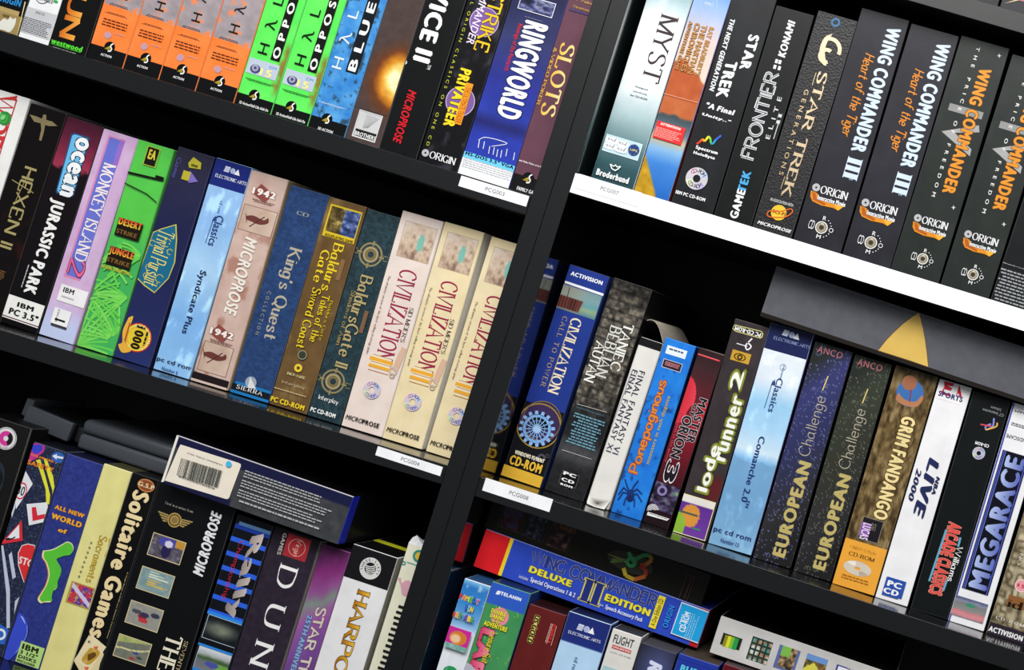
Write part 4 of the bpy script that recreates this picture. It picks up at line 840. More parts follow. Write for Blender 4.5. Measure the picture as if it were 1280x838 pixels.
def art(b):
    def f(U, V):
        r = np.floor(V*22); uu = (U*1.7+.5*(r % 2)) % 1; vv = (V*22) % 1; mort = np.minimum(np.minimum(uu, 1-uu)*1.4, np.minimum(vv, 1-vv))
        n = fbm(U, V, 10, 60, 221); c = ramp(n, (.2, '#2c2924'), (.5, '#54504a'), (.75, '#8c8272'))*(.55+.45*ss(.02, .16, mort))[..., None]
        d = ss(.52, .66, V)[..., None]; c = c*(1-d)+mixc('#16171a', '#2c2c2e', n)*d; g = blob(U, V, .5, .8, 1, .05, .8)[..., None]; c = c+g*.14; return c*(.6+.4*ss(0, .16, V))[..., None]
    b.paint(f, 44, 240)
    b.use(*L_); b.T('title_lettering', 'TANIEC', 442, 250, 404, 392, '#f0f0ea', 90, font='serifb', bold=3, out='#1c1a18', ur=(0.6, 0.86)); b.T('title_lettering', 'BEBLIAN', 418, 262, 356, 410, '#d8d8d2', 90, font='serifb', bold=3, out='#1c1a18', ur=(0.3, 0.6)); b.T('title_lettering', 'AUTAN', 380, 310, 332, 428, '#f0f0ea', 90, font='serifb', bold=3, out='#1c1a18', ur=(0.08, 0.34))
    b.use(*CT); b.line('rule', [(325, 300), (475, 342)], .0005, '#c8c8c8'); b.line('rule', [(250, 528), (398, 576)], .0005, '#c8c8c8'); b.T('caption', 'System Requirements', 324, 312, 462, 364, '#5a9cb8', font='serifb', bold=2)
    b.lines('small_print', 312, 340, 420, 545, 11, '#6c9cae', ragged=.4, center=True, fill=.5); 
    b.R('disc_mark', 255, 630, 318, 722, '#0c0c0c'); b.frame('disc_mark', 255, 630, 318, 722, '#6c6c6c', .0004); b.T('disc_mark', 'PC', 262, 634, 320, 672, '#f4f4f4', bold=3); b.T('disc_mark', 'CD', 252, 664, 310, 702, '#f4f4f4', bold=3); b.T('disc_mark', 'ROM', 246, 692, 302, 722, '#f4f4f4', bold=3)
b.art = art
def dented(s):
    # slim carton whose lid stands open: front, sides, base, black tuck strip, bent lid and torn foot flap
    W, D, H = s.W, s.depth, s.H
    V, F, C = bevel_box(W, D, H, (s.front, s.side, '#15130f', s.side), '#d8d6d0', .0016, 3)
    body = link(s.name, make_mesh(s.name, V, F, C, print_mat('gloss')))
    n = 9; V = []; Fq = []
    for i in range(n):                               # lid hinged on the right side, arching up and back over to the left
        t = i/(n-1); a = math.radians(20+100*t)
        x = -W/2+W*.95*t; z = H+.020*math.sin(math.pi*(.35+.65*t))+.001
        for y in (.003, .10+.02*t): V.append((x, y, z+(.004 if y > .05 else 0)*t))
    for i in range(n-1): Fq.append((2*i, 2*i+2, 2*i+3, 2*i+1))
    k = len(V); 
    for x, y, z in list(V): V.append((x, y, z-.0007))
    Fq += [tuple(reversed([j+k for j in f])) for f in Fq[:n-1]]
    for i in range(n-1): Fq.append((2*i, 2*i+k, 2*i+2+k, 2*i+2)); Fq.append((2*i+1, 2*i+3, 2*i+3+k, 2*i+1+k))
    link('lid_flap', make_mesh('lid_flap', V, Fq, np.array([lin(hx('#b4ac9c'))]*len(V)), print_mat('paper')), body)
    V = [(-W/2+.001, -.0006, .009), (W/2-.001, -.0006, .011), (W/2-.003, -.006, .001), (0, -.009, .0006), (-W/2+.003, -.006, .001), (0, -.003, .0045)]
    V += [(x, y+.0005, z+.0004) for x, y, z in V[:5]]
    link('foot_flap', make_mesh('foot_flap', V[:6], [(0, 5, 1), (1, 5, 2), (2, 5, 3), (3, 5, 4), (4, 5, 0)], np.array([lin(hx(c)) for c in ('#dcdad4', '#c9c6c0', '#e8e6e0', '#d0ccc4', '#efede8', '#3a3836')]), print_mat('paper')), body)
    return body
b = mr('slim white game box with an open torn lid and doubled black lettering', ((801, 421), (829.5, 430), (733.5, 623.9), (763, 634)), front='#e4e2dd', side='#d8d6d0', shape=dented)
def art(b):
    b.use(780, 390, 8); b.band('band', 0, .047, '#16161a'); b.T('disc_mark', 'PC', 242, 172, 300, 208, '#eeeeee', bold=3); b.T('disc_mark', 'CD', 236, 206, 290, 248, '#eeeeee', bold=3)
    b.use(*FF); b.T('title_lettering', 'FINAL FANTASY VI', 190, 186, 62, 528, '#1f2440', 90, font='sans', bold=0, track=.1, ur=(0.4, 0.66)); b.T('title_lettering', 'FINAL FANTASY XI', 158, 180, 34, 518, '#2c3052', 90, font='sans', bold=0, track=.1, ur=(0.12, 0.35))
    b.line('rule', [(137, 176), (25, 480)], .0005, '#3a3e60')
b.art = art
b = mr('bright blue game box with bubbly orange lettering and a dark blue spider', ((831, 421), (870.5, 433.5), (764.4, 635.6), (802.5, 646.5)), front='#1f7ad8', side='#163c86')
def art(b):
    b.paint(lambda U, V: mixc(mixc('#1c6cd0', '#2a8ce8', fbm(U*1.2, V, 3, 14, 231)), '#123c84', ss(.58, .78, fbm(U, V, 5, 24, 233))*ss(.05, .2, V)*.8), 26, 140)
    b.use(*FF); b.R('sticker', 284, 72, 356, 132, '#e6eef4'); b.lines('sticker', 292, 84, 350, 112, 1, '#44607c', ragged=.02, fill=.8)
    b.R('publisher_logo', 268, 128, 336, 188, '#2c2434'); b.frame('publisher_logo', 268, 128, 336, 188, '#d8c8cc', .0006); b.lines('publisher_logo', 276, 140, 330, 176, 3, '#e08a8a', ragged=.05)
    b.T('title_lettering', 'Ponepoginous', 292, 226, 126, 606, '#d87a34', -90, font='block', bold=3, out='#8c2c24', ow=.5, ur=(0.14, 0.56)); b.T('title_lettering', 'Ponepoginous', 288, 232, 130, 600, '#e0a04c', -90, font='thin', ur=(0.16, 0.54))
    b.T('subtitle_lettering', 'monsters in tech disguise', 308, 292, 198, 570, '#c9b05c', -90, bold=1, ur=(0.6, 0.74))
    x, y = 128, 695
    b.disc('spider_picture', x, y+14, 17, '#16285c', sq=1.2); b.disc('spider_picture', x+4, y-8, 11, '#1c3470')
    for k, (dx, dy, ex, ey) in enumerate([(-28, -26, -50, 4), (-30, -6, -52, 26), (-20, 20, -28, 48), (28, -20, 50, 2), (30, 2, 48, 34), (18, 26, 16, 56), (-14, -34, -22, -62), (16, -34, 34, -56)]): b.line('spider_picture', [(x, y), (x+dx, y+dy), (x+ex, y+ey)], .0014, '#1b3672')
b.art = art
b = mr('dark red game box with outlined block lettering over a large red planet', ((872.8, 434.3), (910, 445.5), (807, 647.4), (838.2, 656.8)), front='#2a1418', side='#1c0c10', top='#c8b8a8')
def art(b):
    def f(U, V):
        c = ramp(V, (0, '#2c1a1e'), (.1, '#3c2428'), (.45, '#8c1c2c'), (.65, '#5c1420'), (.85, '#301018'), (1, '#1c1014'))
        for cx, cy, rx, ry in ((-.15, .3, .62, .14), (1.05, .36, .75, .09)): m = (((U-cx)/rx)**2+((V-cy)/ry)**2 < 1)*1.; c = c*(1-m[..., None])+ramp(((U-cx)/rx+1)/2, (0, '#6c1420'), (.6, '#d02c3c'), (1, '#e44454'))*m[..., None]
        return c
    b.paint(f, 36, 150)
    b.use(780, 390, 8); b.R('band', 742, 415, 955, 500, '#d83c40'); b.lines('band', 742, 422, 950, 486, 1, '#f4c8c4', ragged=.02)
    b.use(*FF)
    for t, r in (('MASTER', (.62, .94, .259, .513)), ('OF', (.44, .6, .3, .374)), ('ORION', (.22, .6, .375, .615))): b.T('title_lettering', t, 0, 0, 1, 1, '#1c1820', 90, bold=2, out='#d8d0d4', ur=r)
    b.T('title_lettering', '3', 350, 545, 265, 620, '#1c1820', 90, bold=2, out='#e8e4e8', ur=(.2, .68, .635, .75)); b.T('subtitle_lettering', 'conquest of the galaxy', 342, 352, 262, 560, '#d05060', 90, ur=(0.08, 0.17))
    b.pic('picture', 232, 638, 318, 790, lambda U, V: ramp(fbm(U, V, 6, 7, 241), (.15, '#100c14'), (.45, '#2c2436'), (.6, '#5c4c7c'), (.72, '#6c9c6c'), (.85, '#c4b4d8')), 26, 26); b.disc('picture', 262, 682, 22, '#8c7cb4', 12); b.disc('picture', 262, 682, 10, '#2c2444')
    for r in (8, 14, 20, 26): b.disc('publisher_logo', 222, 764, r, '#f0f0f0', r-3, a0=20, a1=200)
    b.poly('publisher_logo', [(202, 770), (292, 800), (282, 808), (198, 784)], '#f0f0f0'); b.T('publisher_logo', 'INFOGRAMES', 208, 774, 284, 804, '#1c1c1c', bold=3)
b.art = art
b = mr('dark grey game box with glowing yellow edged lettering and a purple picture panel', ((915.8, 397.5), (961.5, 410), (838.8, 661), (883.3, 676.5)), front='#332c30', side='#2c2030', top='#8a7440')
def art(b):
    b.paint(lambda U, V: mixc(mixc('#2e282c', '#433a3c', fbm(U, V, 4, 14, 251)), '#5c2024', blob(U, V, .8, .77, .3, .06, .5)), 24, 120)
    b.use(*LR); b.poly('caption', [(326, 18), (425, 42), (432, 52), (428, 66), (420, 70), (328, 44), (316, 34), (318, 24)], '#d8d48c'); b.poly('caption', [(327, 21), (424, 45), (428, 53), (425, 63), (419, 67), (329, 41), (319, 33), (320, 26)], '#2e282c'); b.T('caption', 'PC CD-ROM', 328, 22, 420, 66, '#f0f0e8', 180, bold=3)
    b.line('publisher_logo', [(390, 70), (366, 96), (372, 112), (386, 100), (372, 84)], .0014, '#f0eef4', True); b.line('publisher_logo', [(332, 88), (372, 100)], .0009, '#f0eef4')
    b.R('emblem', 318, 110, 376, 168, '#c89c34'); b.disc('emblem', 344, 140, 24, '#3c2c10', 19, sq=.6); b.disc('emblem', 344, 140, 11, '#3c2c10', 5)
    for t, r in (('2', (.34, .74, .212, .315)), ('runner', (.56, .92, .322, .642)), ('lode', (.27, .68, .562, .797))): b.T('title_glow', t, 0, 0, 1, 1, '#8c9434', -90, bold=3, out='#6f7a2c', ow=1, ur=r)
    for t, r in (('2', (.38, .7, .222, .308)), ('runner', (.61, .88, .33, .634)), ('lode', (.32, .63, .572, .789))): b.T('title_lettering', t, 0, 0, 1, 1, '#f4f4ec', -90, bold=2, ur=r)
    b.pic('picture', 120, 645, 212, 826, lambda U, V: np.where((blob(U, V, .05, .85, .35, .4) > .5)[..., None], np.array(hx('#8ab83c')), np.where((blob(U, V, .45, .5, .25, .3) > .5)[..., None], np.array(hx('#d8923c')), np.where((V < .2)[..., None], np.array(hx('#e4e0d8')), mixc('#5c2c8c', '#6c3c9c', V)))), 30, 30); b.frame('picture', 118, 643, 214, 828, '#e8e0b0', .0008); b.R('picture', 112, 708, 186, 738, '#4c5c4c'); b.R('picture', 168, 776, 196, 790, '#2f8f5c')
b.art = art
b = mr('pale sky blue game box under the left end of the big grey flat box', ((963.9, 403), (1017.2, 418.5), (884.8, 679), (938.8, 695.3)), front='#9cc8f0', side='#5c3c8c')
def art(b):
    def f(U, V):
        c = ramp(V, (.1, '#e4ecf4'), (.24, '#dfeaf4'), (.34, '#9ccdf0'), (.45, '#a8d4f4'), (.56, '#cfe6f6'), (.6, '#86bdec'), (.8, '#7fb8ea'), (1, '#90c6f0')); n = fbm(U, V, 6, 18, 261); m = ss(0, .01, V-.575-.05*n)[..., None]; return c*(1-m*.12)+(ss(.55, .8, n)*.1)[..., None]
    b.paint(f, 28, 130); b.band('band', 0, .115, '#1c2452')  # band and maker lettering dimmed in colour for the overhang's shade
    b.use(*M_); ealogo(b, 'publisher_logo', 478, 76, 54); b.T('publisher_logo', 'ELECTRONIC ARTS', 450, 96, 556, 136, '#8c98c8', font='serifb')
    b.disc('series_lettering', 476, 190, 10, '#7c98c0', 8.5); b.T('caption', 'cd rom', 484, 186, 466, 222, '#5a7ca8', 90); b.T('series_lettering', 'Classics', 478, 226, 430, 322, '#2c4880', 90); b.line('series_lettering', [(446, 230), (420, 312)], .0006, '#2c4880'); b.poly('series_lettering', [(452, 226), (454, 244), (440, 242)], '#2c4880')
    b.T('title_lettering', 'Comanche 2.0', 424, 400, 350, 590, '#1f3470', 90); b.T('title_lettering', 'TM', 378, 588, 362, 608, '#1f3470', 90)
    b.T('caption', 'pc cd rom', 272, 664, 378, 716, '#1f3470'); b.T('caption', 'Number 13', 292, 700, 342, 728, '#2f4c8c')
b.art = art
def euro(b, base, sp):
    b.paint(lambda U, V: np.where((fbm(U, V, 60, 250, 5) > .72)[..., None], np.array(hx(sp)), ramp(V+.2*(U-.5), (0, '#232824'), (.15, base[0]), (.45, base[1]), (.75, '#2c2c30'), (1, '#1c1c1e'))), 40, 220)
    b.use(*GF)
    b.T('foil_title_lettering', 'EUROPEAN', 95, 428, 10, 740, '#bfae6c', -90, bold=3, ur=(0.45, 0.79)); b.T('foil_subtitle_lettering', 'Challenge', 150, 215, 92, 410, '#b8b09c', -90, font='script', bold=2, ur=(0.36, 0.76)); b.line('foil_rule', [(170, 148), (152, 195)], .0014, '#cfba78')
    b.T('publisher_logo', 'ANCO', 140, 48, 214, 92, '#b06a74', bold=1, track=.1)
eu = []
for k, c in enumerate([((1020.3, 428), (1065.5, 439), (940.9, 694), (989.2, 710)), ((1068.5, 443), (1116.5, 456), (993, 713), (1037, 727))]):
    q = mr(['navy speckled game box with gold upward lettering and a faded pink maker name', 'olive black speckled game box with gold upward lettering and a faded pink maker name'][k], c, front='#26282a', side='#1a1a1c', mat='matte', group='dark speckled game boxes with gold lettering')
    eu.append(q)
eu[0].ref = eu[1]
eu[0].art = lambda b: euro(b, ('#34386c', '#2c3058'), '#6c70a0'); eu[1].art = lambda b: euro(b, ('#343a30', '#30322a'), '#6c6c5c')
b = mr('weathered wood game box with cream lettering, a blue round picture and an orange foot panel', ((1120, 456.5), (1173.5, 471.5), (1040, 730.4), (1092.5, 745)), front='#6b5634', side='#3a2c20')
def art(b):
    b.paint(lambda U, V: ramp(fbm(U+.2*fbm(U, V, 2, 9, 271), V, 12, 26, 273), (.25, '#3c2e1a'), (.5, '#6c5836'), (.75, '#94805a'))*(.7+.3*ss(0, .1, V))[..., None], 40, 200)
    b.use(*GF); b.disc('picture', 308, 162, 46, '#3f6fae'); b.disc('picture', 306, 128, 25, '#a0684c'); b.poly('picture', [(270, 160), (262, 182), (290, 202), (330, 206), (350, 182), (346, 170), (325, 190), (290, 182)], '#b47c58', True); b.line('picture', [(312, 150), (306, 190)], .0012, '#8c2c3c')
    b.T('title_lettering', 'GRIM FANDANGO', 322, 245, 190, 570, '#f0dc9c', 90, font='sans', bold=3, out='#3c2408', ur=(0.46, 0.79))
    b.R('publisher_logo', 158, 566, 200, 654, '#1c1a20'); b.frame('publisher_logo', 156, 564, 202, 656, '#8c8478', .0006); b.R('publisher_logo', 152, 582, 170, 636, '#8c5cac'); b.T('publisher_logo', 'LUCAS', 160, 586, 152, 640, '#e8d8f0', 90, bold=2, ur=(0.3, 0.5)); b.T('publisher_logo', 'GRAFX', 200, 592, 176, 610, '#b8b0a0', font='script')
    b.R('panel', 100, 646, 190, 822, '#eca63c'); b.band('panel', .79, 1, '#eca63c')
    b.T('caption', 'WINDOWS 95/98', 112, 658, 196, 694, '#8c5a1c', font='serif'); b.T('caption', 'CD-ROM', 110, 678, 190, 716, '#5c3c10', font='serifb'); b.disc('disc_mark', 136, 736, 48, '#d4c8b8', 10, sq=.5); b.disc('disc_mark', 132, 733, 40, '#efe8dc', 14, sq=.5, a0=100, a1=150); b.disc('disc_mark', 140, 738, 40, '#b8a894', 14, sq=.5, a0=280, a1=330); b.lines('caption', 86, 752, 170, 796, 2, '#a86c20', center=True)
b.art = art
b = mr('white game box with slanted navy lettering and a blue square disc mark', ((1176.2, 473.4), (1214, 485.5), (1093.3, 745), (1134.6, 760.8)), front='#f0eff2', side='#d8c8b0')
def art(b):
    b.use(*GF); b.poly('publisher_logo', [(420, 122), (452, 130), (448, 140), (430, 136), (446, 146), (442, 154), (420, 148), (418, 158), (440, 166), (436, 172), (408, 162), (420, 142)], '#c8283c'); b.poly('publisher_logo', [(458, 172), (470, 134), (478, 176), (470, 174), (466, 160), (456, 176)], '#c8283c')
    b.T('publisher_logo', 'SPORTS', 404, 152, 478, 192, '#28306c', bold=2); b.T('publisher_logo', 'easports.com', 398, 178, 470, 200, '#a83048', bold=2)
    b.T('title_lettering', 'LIVE', 398, 378, 316, 565, '#232c58', 90, bold=3, shear=.2, ur=(0.36, 0.71)); b.T('title_lettering', 'NBA', 404, 436, 378, 492, '#232c58', 90, bold=3, shear=.2, ur=(0.73, 0.85)); b.T('title_lettering', '2000', 346, 410, 302, 512, '#232c58', 90, bold=2, shear=.2, ur=(0.1, 0.27))
    b.R('disc_mark', 236, 762, 280, 836, '#2c50a8'); b.use(*N_); b.R('disc_mark', 222, 656, 250, 714, '#2c50a8'); b.T('disc_mark', 'PC', 226, 664, 258, 690, '#f4f6fa', bold=3); b.T('disc_mark', 'CD', 216, 682, 250, 708, '#f4f6fa', bold=3)
b.art = art
b = mr('black game box with red lettering, pale blue stripes and white script', ((1216.8, 488), (1263.5, 502.3), (1138.2, 761), (1184, 776)), front='#101415', side='#2a2c8c')
def art(b):
    b.use(*RR1); b.T('caption', 'GT Interactive', 240, 150, 365, 205, '#8c9094', 180); b.T('caption', 'Software', 290, 136, 350, 172, '#8c9094', 180)
    b.line('publisher_logo', [(308, 212), (300, 262), (262, 282), (258, 262), (290, 248)], .0018, '#8c8cd8', True); b.line('publisher_logo', [(258, 284), (320, 264), (328, 240)], .0016, '#e0b04c', True); b.line('publisher_logo', [(225, 250), (290, 262)], .0016, '#d04c5c'); b.T('caption', 'CD-ROM', 196, 352, 274, 396, '#e8e8ea', 180, bold=3); cdlogo(b, 'disc_mark', 214, 428, 40, '#8c8ca0', '#b8bccc')
    b.use(*N_); b.T('title_lettering', 'ARCADE CLASSICS', 412, 524, 324, 696, '#e05048', 90, bold=3, out='#f0a090', ur=(0.33, 0.68)); b.line('rule', [(374, 536), (330, 668)], .0022, '#68a8c4'); b.line('rule', [(410, 556), (404, 580)], .0022, '#68a8c4'); b.line('rule', [(376, 664), (366, 692)], .0022, '#68a8c4'); b.T('subtitle_lettering', 'Williams', 418, 582, 374, 666, '#f0f0f0', 90, font='brush', ur=(0.7, 0.88))
b.art = art
b = mr('white game box holding a black strip of metallic upward letters and a race track picture', ((1266.8, 502.5), (1311, 517), (1185, 776), (1229.3, 791)), front='#eeeef2', side='#c8c8d8')
def art(b):
    b.band('band', 0, 1, '#3c48a8', 0, .05)
    b.use(*RR1); b.T('caption', 'RAM', 440, 160, 500, 190, '#5c5c60', 180); b.lines('small_print', 418, 236, 520, 290, 2, '#6c6c70'); b.T('caption', 'MINDSCAPE', 388, 306, 530, 372, '#6c6c70', 180)
    u0, v0 = b.uv(352, 402); b.use(*RR2); u1, v1 = b.uv(278, 520)
    b.band('strip', v0, v1, '#0e0e1c', .10, .83); b.band('strip', v0, v1, '#4a56b8', .125, .155); b.band('strip', v0, v1, '#6878d0', .175, .195); b.band('strip', v0, v1, '#4a56b8', .77, .80)
    x0, zt = b.L(.24, v0+.015); x1, zb = b.L(.76, v1-.015)
    b.T_('title_lettering', 'MEGARACE', (x0, x1, zb, zt), '#8c9cd8', -90, bold=3, grad=('#5c6cb8', '#b4c4ec'))
    b.pic('picture', 75, 512, 238, 690, lambda U, V: np.where((blob(U, V, .5, .32, .16, .1) > .5)[..., None], np.array(hx('#3c8c6c')), ramp(V+.15*(fbm(U, V, 6, 5, 281)-.5), (0, '#4c5478'), (.2, '#8c90a8'), (.26, '#7c7c80'), (.6, '#8c8c88'), (.68, '#c87c84'), (.85, '#d88c94'), (1, '#a07c84'))), 30, 26)
b.art = art
b = mr('stone textured game box with a pink round age sticker, right photo edge', ((1317, 521), (1364, 536), (1232.3, 793.2), (1279.5, 808)), front='#7c7058', side='#2c2820')
def art(b):
    def f(U, V):
        w = vn(U+.08*fbm(U, V, 5, 20, 293), V+.02*fbm(U, V, 5, 20, 295), 7, 34, 291); n = fbm(U, V, 12, 60, 297); return ramp(np.abs(w-.5)*2*.8+.3*n, (.05, '#3a3226'), (.25, '#746850'), (.6, '#a89c80'), (.9, '#c8bc9c'))
    b.paint(f, 44, 240)
    b.use(*RR2); b.disc('sticker', 476, 456, 40, '#e89ca4'); b.disc('sticker', 476, 456, 40, '#f4dce0', 35); b.T('sticker', '15', 456, 440, 498, 476, '#c83c50', bold=3); b.R('publisher_logo', 402, 508, 500, 610, '#8c5c34'); b.T('publisher_logo', 'id', 400, 534, 478, 612, '#1c140c', font='serifb', bold=3)
    b.T('title_lettering', 'QUAKE', 560, 0, 470, 230, '#d8d0bc', 90, font='serifb', ur=(0.25, 0.5)); b.T('caption', 'NO', 490, 260, 450, 326, '#e8e4d8', 90, font='serif'); b.T('caption', 'CD-ROM', 322, 640, 490, 712, '#e8e4d8', font='serifb', track=.3)
    b.band('band', .945, 1, '#2c2430'); b.T('publisher_logo', 'ACTIVISION', 282, 700, 480, 800, '#f0f0f2', bold=3)
b.art = art
# ================================================================== bottom shelf, left bookcase
ZB = .698
BD = .028
def bl(label, c, **k): return Box('B1', label, c, k.pop('d', BD), z=ZB, **k)
b = bl('black game box with a magenta and white disc mark, left photo edge', ((-21, 517), (40.6, 535.5), None, None), front='#161617')
def art(b):
    b.use(*I_); b.disc('disc_mark', 18, 160, 35, '#e4e2e4'); b.disc('disc_mark', 18, 160, 33, '#141416', 31.5); b.disc('disc_mark', 18, 160, 23, '#d83c9c', 8); b.disc('disc_mark', 18, 160, 23, '#201c22', 8, a0=-60, a1=70); b.arc('disc_mark', 'CD-ROM', 18, 160, 25, 240, 300, '#b04888', 5, flip=True)
    b.T('title_lettering', 'CARS', 60, 246, -95, 620, '#232c36', 90, font='serifb', bold=3, ur=(0.35, 0.8))
    b.line('spine_edge', [(92, 134), (0, 445)], .0004, '#8c887c')
b.art = art
b = bl('speckled dark blue game box with scattered road sign pictures and yellow road lines', ((42.7, 552.6), (82.6, 565.4), None, None), front='#2a3048')
def art(b):
    b.paint(lambda U, V: mixc('#242a42', '#6c7ca4', ss(.62, .85, fbm(U, V, 60, 320, 301, 2))*.8), 50, 260)
    b.use(*BL1)
    b.poly('road_lines', [(238, 290), (265, 285), (300, 400), (330, 520), (332, 580), (305, 585), (300, 480), (268, 380)], '#e4e03c'); b.poly('road_lines', [(285, 270), (310, 290), (350, 400), (368, 470), (360, 520), (345, 490), (312, 380)], '#e4e03c')
    b.poly('maker_logo', [(205, 180), (285, 188), (290, 232), (255, 262), (240, 280), (178, 300), (170, 262), (190, 225)], '#c8388c', True); b.poly('maker_logo', [(215, 188), (275, 192), (278, 225), (240, 250), (212, 232)], '#3c44c8', True); b.T('title_lettering', 'JOURNEY', 190, 240, 380, 322, '#e8842c', bold=3); b.T('title_lettering', 'SAFETY', 188, 286, 350, 372, '#e8842c', bold=3)
    b.disc('road_sign', 385, 274, 50, '#3468b8', sq=.75); b.poly('road_sign', [(345, 262), (378, 250), (374, 262), (424, 272), (418, 284), (372, 276), (376, 290)], '#e8eef8')
    b.poly('road_sign1', [(172, 362), (218, 446), (108, 612), (92, 560)], '#e8eaf0'); b.poly('road_sign1', [(104, 602), (92, 560), (64, 640), (82, 668)], '#d0d6e4'); b.disc('road_sign1', 143, 492, 40, '#d8344c', 33, sq=1.5); b.T('road_sign1', '30', 128, 452, 156, 528, '#20202c', bold=1, rot=0)
    b.poly('road_sign2', [(178, 578), (312, 566), (330, 600), (302, 702), (194, 718)], '#eceef2'); b.poly('road_sign2', [(212, 600), (240, 596), (250, 652), (302, 642), (304, 676), (218, 690)], '#dc3044')
    b.poly('road_sign3', [(148, 684), (154, 818), (10, 838), (12, 815)], '#d43440'); b.poly('road_sign3', [(130, 712), (132, 800), (38, 815)], '#eef0f4'); b.poly('road_sign3', [(40, 806), (60, 798), (78, 802), (104, 790), (102, 800), (74, 812), (44, 814)], '#1c2030', True)
    b.use(*BL2); b.poly('road_sign', [(190, -2), (240, 10), (250, 40), (205, 210), (178, 265), (150, 220), (125, 140), (124, 60), (150, 10)], '#e8e8ec'); b.poly('road_sign', [(190, 4), (236, 14), (246, 40), (202, 205), (178, 258), (154, 216), (130, 138), (129, 62), (153, 14)], '#e03438'); b.T('road_sign', 'STOP', 140, 80, 250, 170, '#f4e8ea', bold=2)
    b.poly('road_lines1', [(6, 10), (28, 10), (72, 300), (82, 560), (50, 562), (48, 330)], '#c4cce0'); b.poly('road_lines1', [(64, 75), (84, 52), (112, 220), (90, 236)], '#c4cce0'); b.poly('road_lines1', [(106, 380), (136, 350), (130, 450), (108, 470)], '#c4cce0')
    b.poly('road_sign4', [(-40, 500), (78, 575), (82, 600), (40, 670), (-40, 660)], '#3468c8'); b.disc('road_sign4', 10, 600, 40, '#eef2fa', 24)
b.art = art
b = bl('deep blue game box with orange lettering over a bright green golf course shape', ((83.3, 567.5), (129.4, 581), None, None), front='#2a337c')
def art(b):
    b.paint(lambda U, V: mixc('#232a6c', '#3c4aa0', fbm(U, V, 22, 110, 311)), 36, 180)
    b.use(*BL1); b.T('title_lettering', 'ALL NEW', 366, 580, 550, 672, '#f0a82c', font='sans', bold=3, out='#8c3c10'); b.T('title_lettering', 'WORLD', 346, 634, 532, 736, '#f4b438', font='sans', bold=3, out='#8c3c10'); b.T('title_lettering', 'of', 390, 730, 438, 776, '#f4b438', bold=3, out='#8c3c10')
    b.use(*BL2); g = [(300, 50), (360, 40), (420, 8), (450, -8), (480, 5), (490, 40), (470, 72), (430, 80), (390, 95), (382, 110), (410, 160), (408, 200), (388, 250), (386, 290), (360, 310), (348, 355), (350, 378), (310, 380), (285, 385), (268, 360), (290, 320), (318, 270), (335, 200), (320, 130), (296, 90)]
    b.poly('course_picture', [(x-14, y+2) for x, y in g], '#c86c2c', True); b.poly('course_picture', [(330+(x-375)*1.07+40, 190+(y-185)*1.04-4) for x, y in g], '#ece4b0', True); b.poly('course_picture', g, '#5cc83c', True); b.disc('course_picture', 368, 284, 14, '#6cc850')
    q = [(130, 455), (165, 480), (188, 530), (190, 590), (170, 640), (120, 720), (60, 775), (30, 778), (70, 620), (110, 520)]; b.poly('ball_picture', q, '#3c50d0', True); b.poly('ball_picture', [(140, 475), (160, 490), (175, 530), (165, 520)], '#a8b8f4', True); b.line('ball_picture', [(185, 540), (184, 600), (160, 650), (110, 725)], .0009, '#7c90ec', True)
    u0, v0 = b.uv(150, 642); u1, v1 = b.uv(275, 836); q = lambda a, c, d, e: (u0+(u1-u0)*a, u0+(u1-u0)*d, v0+(v1-v0)*c, v0+(v1-v0)*e); b.band('sticker', v0, v1, '#b8dc84', u0, u1)
    for t, r, w in (('IBM', q(.08, .09, .72, .36), 3), ('3 1/2"', q(.06, .40, .76, .58), 2), ('DISKS', q(.06, .63, .76, .79), 2), ('ENCLOSED', q(.06, .85, .76, .95), 2)): b.T('sticker', t, 0, 0, 1, 1, '#22301c', bold=w, ur=r)
b.art = art
b = bl('pale yellow game box with twisted ochre lettering and a square purple ornament', ((130, 580), (165, 590.3), None, None), front='#ebe59c', side='#cfc878')
def art(b):
    b.paint(lambda U, V: mixc('#ece69a', '#e2da8c', fbm(U, V, 2, 8, 321)), 10, 60)
    b.use(*I_); b.T('title_lettering', 'Sacraments', 316, 450, 250, 580, '#c8a42c', 90, font='brush', bold=3, out='#5c4c1c'); b.line('title_lettering', [(322, 452), (318, 480), (308, 505)], .0016, '#c8a42c', True)
    for k in range(8): b.disc('caption', 268-k*5, 466+k*14, 3.4, '#8c8c60', sq=1.3, n=8)
    b.R('emblem', 212, 576, 264, 662, '#b8a048'); b.use(*BL2); b.pic('emblem', 490, 255, 592, 430, lambda U, V: np.where((np.abs(V-(.12+.76*U)) < .12)[..., None], np.array(hx('#d8cce8')), np.where((fbm(U, V, 5, 6, 325) > .56)[..., None], np.array(hx('#c83c4c')), mixc('#5c3c9c', '#c8a44c', (fbm(U, V, 6, 7, 327) > .58)*1.))), 24, 26)
b.art = art
b = bl('black game box with large cream lettering and a playing card picture', ((165.7, 590.5), (199, 600.5), None, None), front='#0e0d0f')
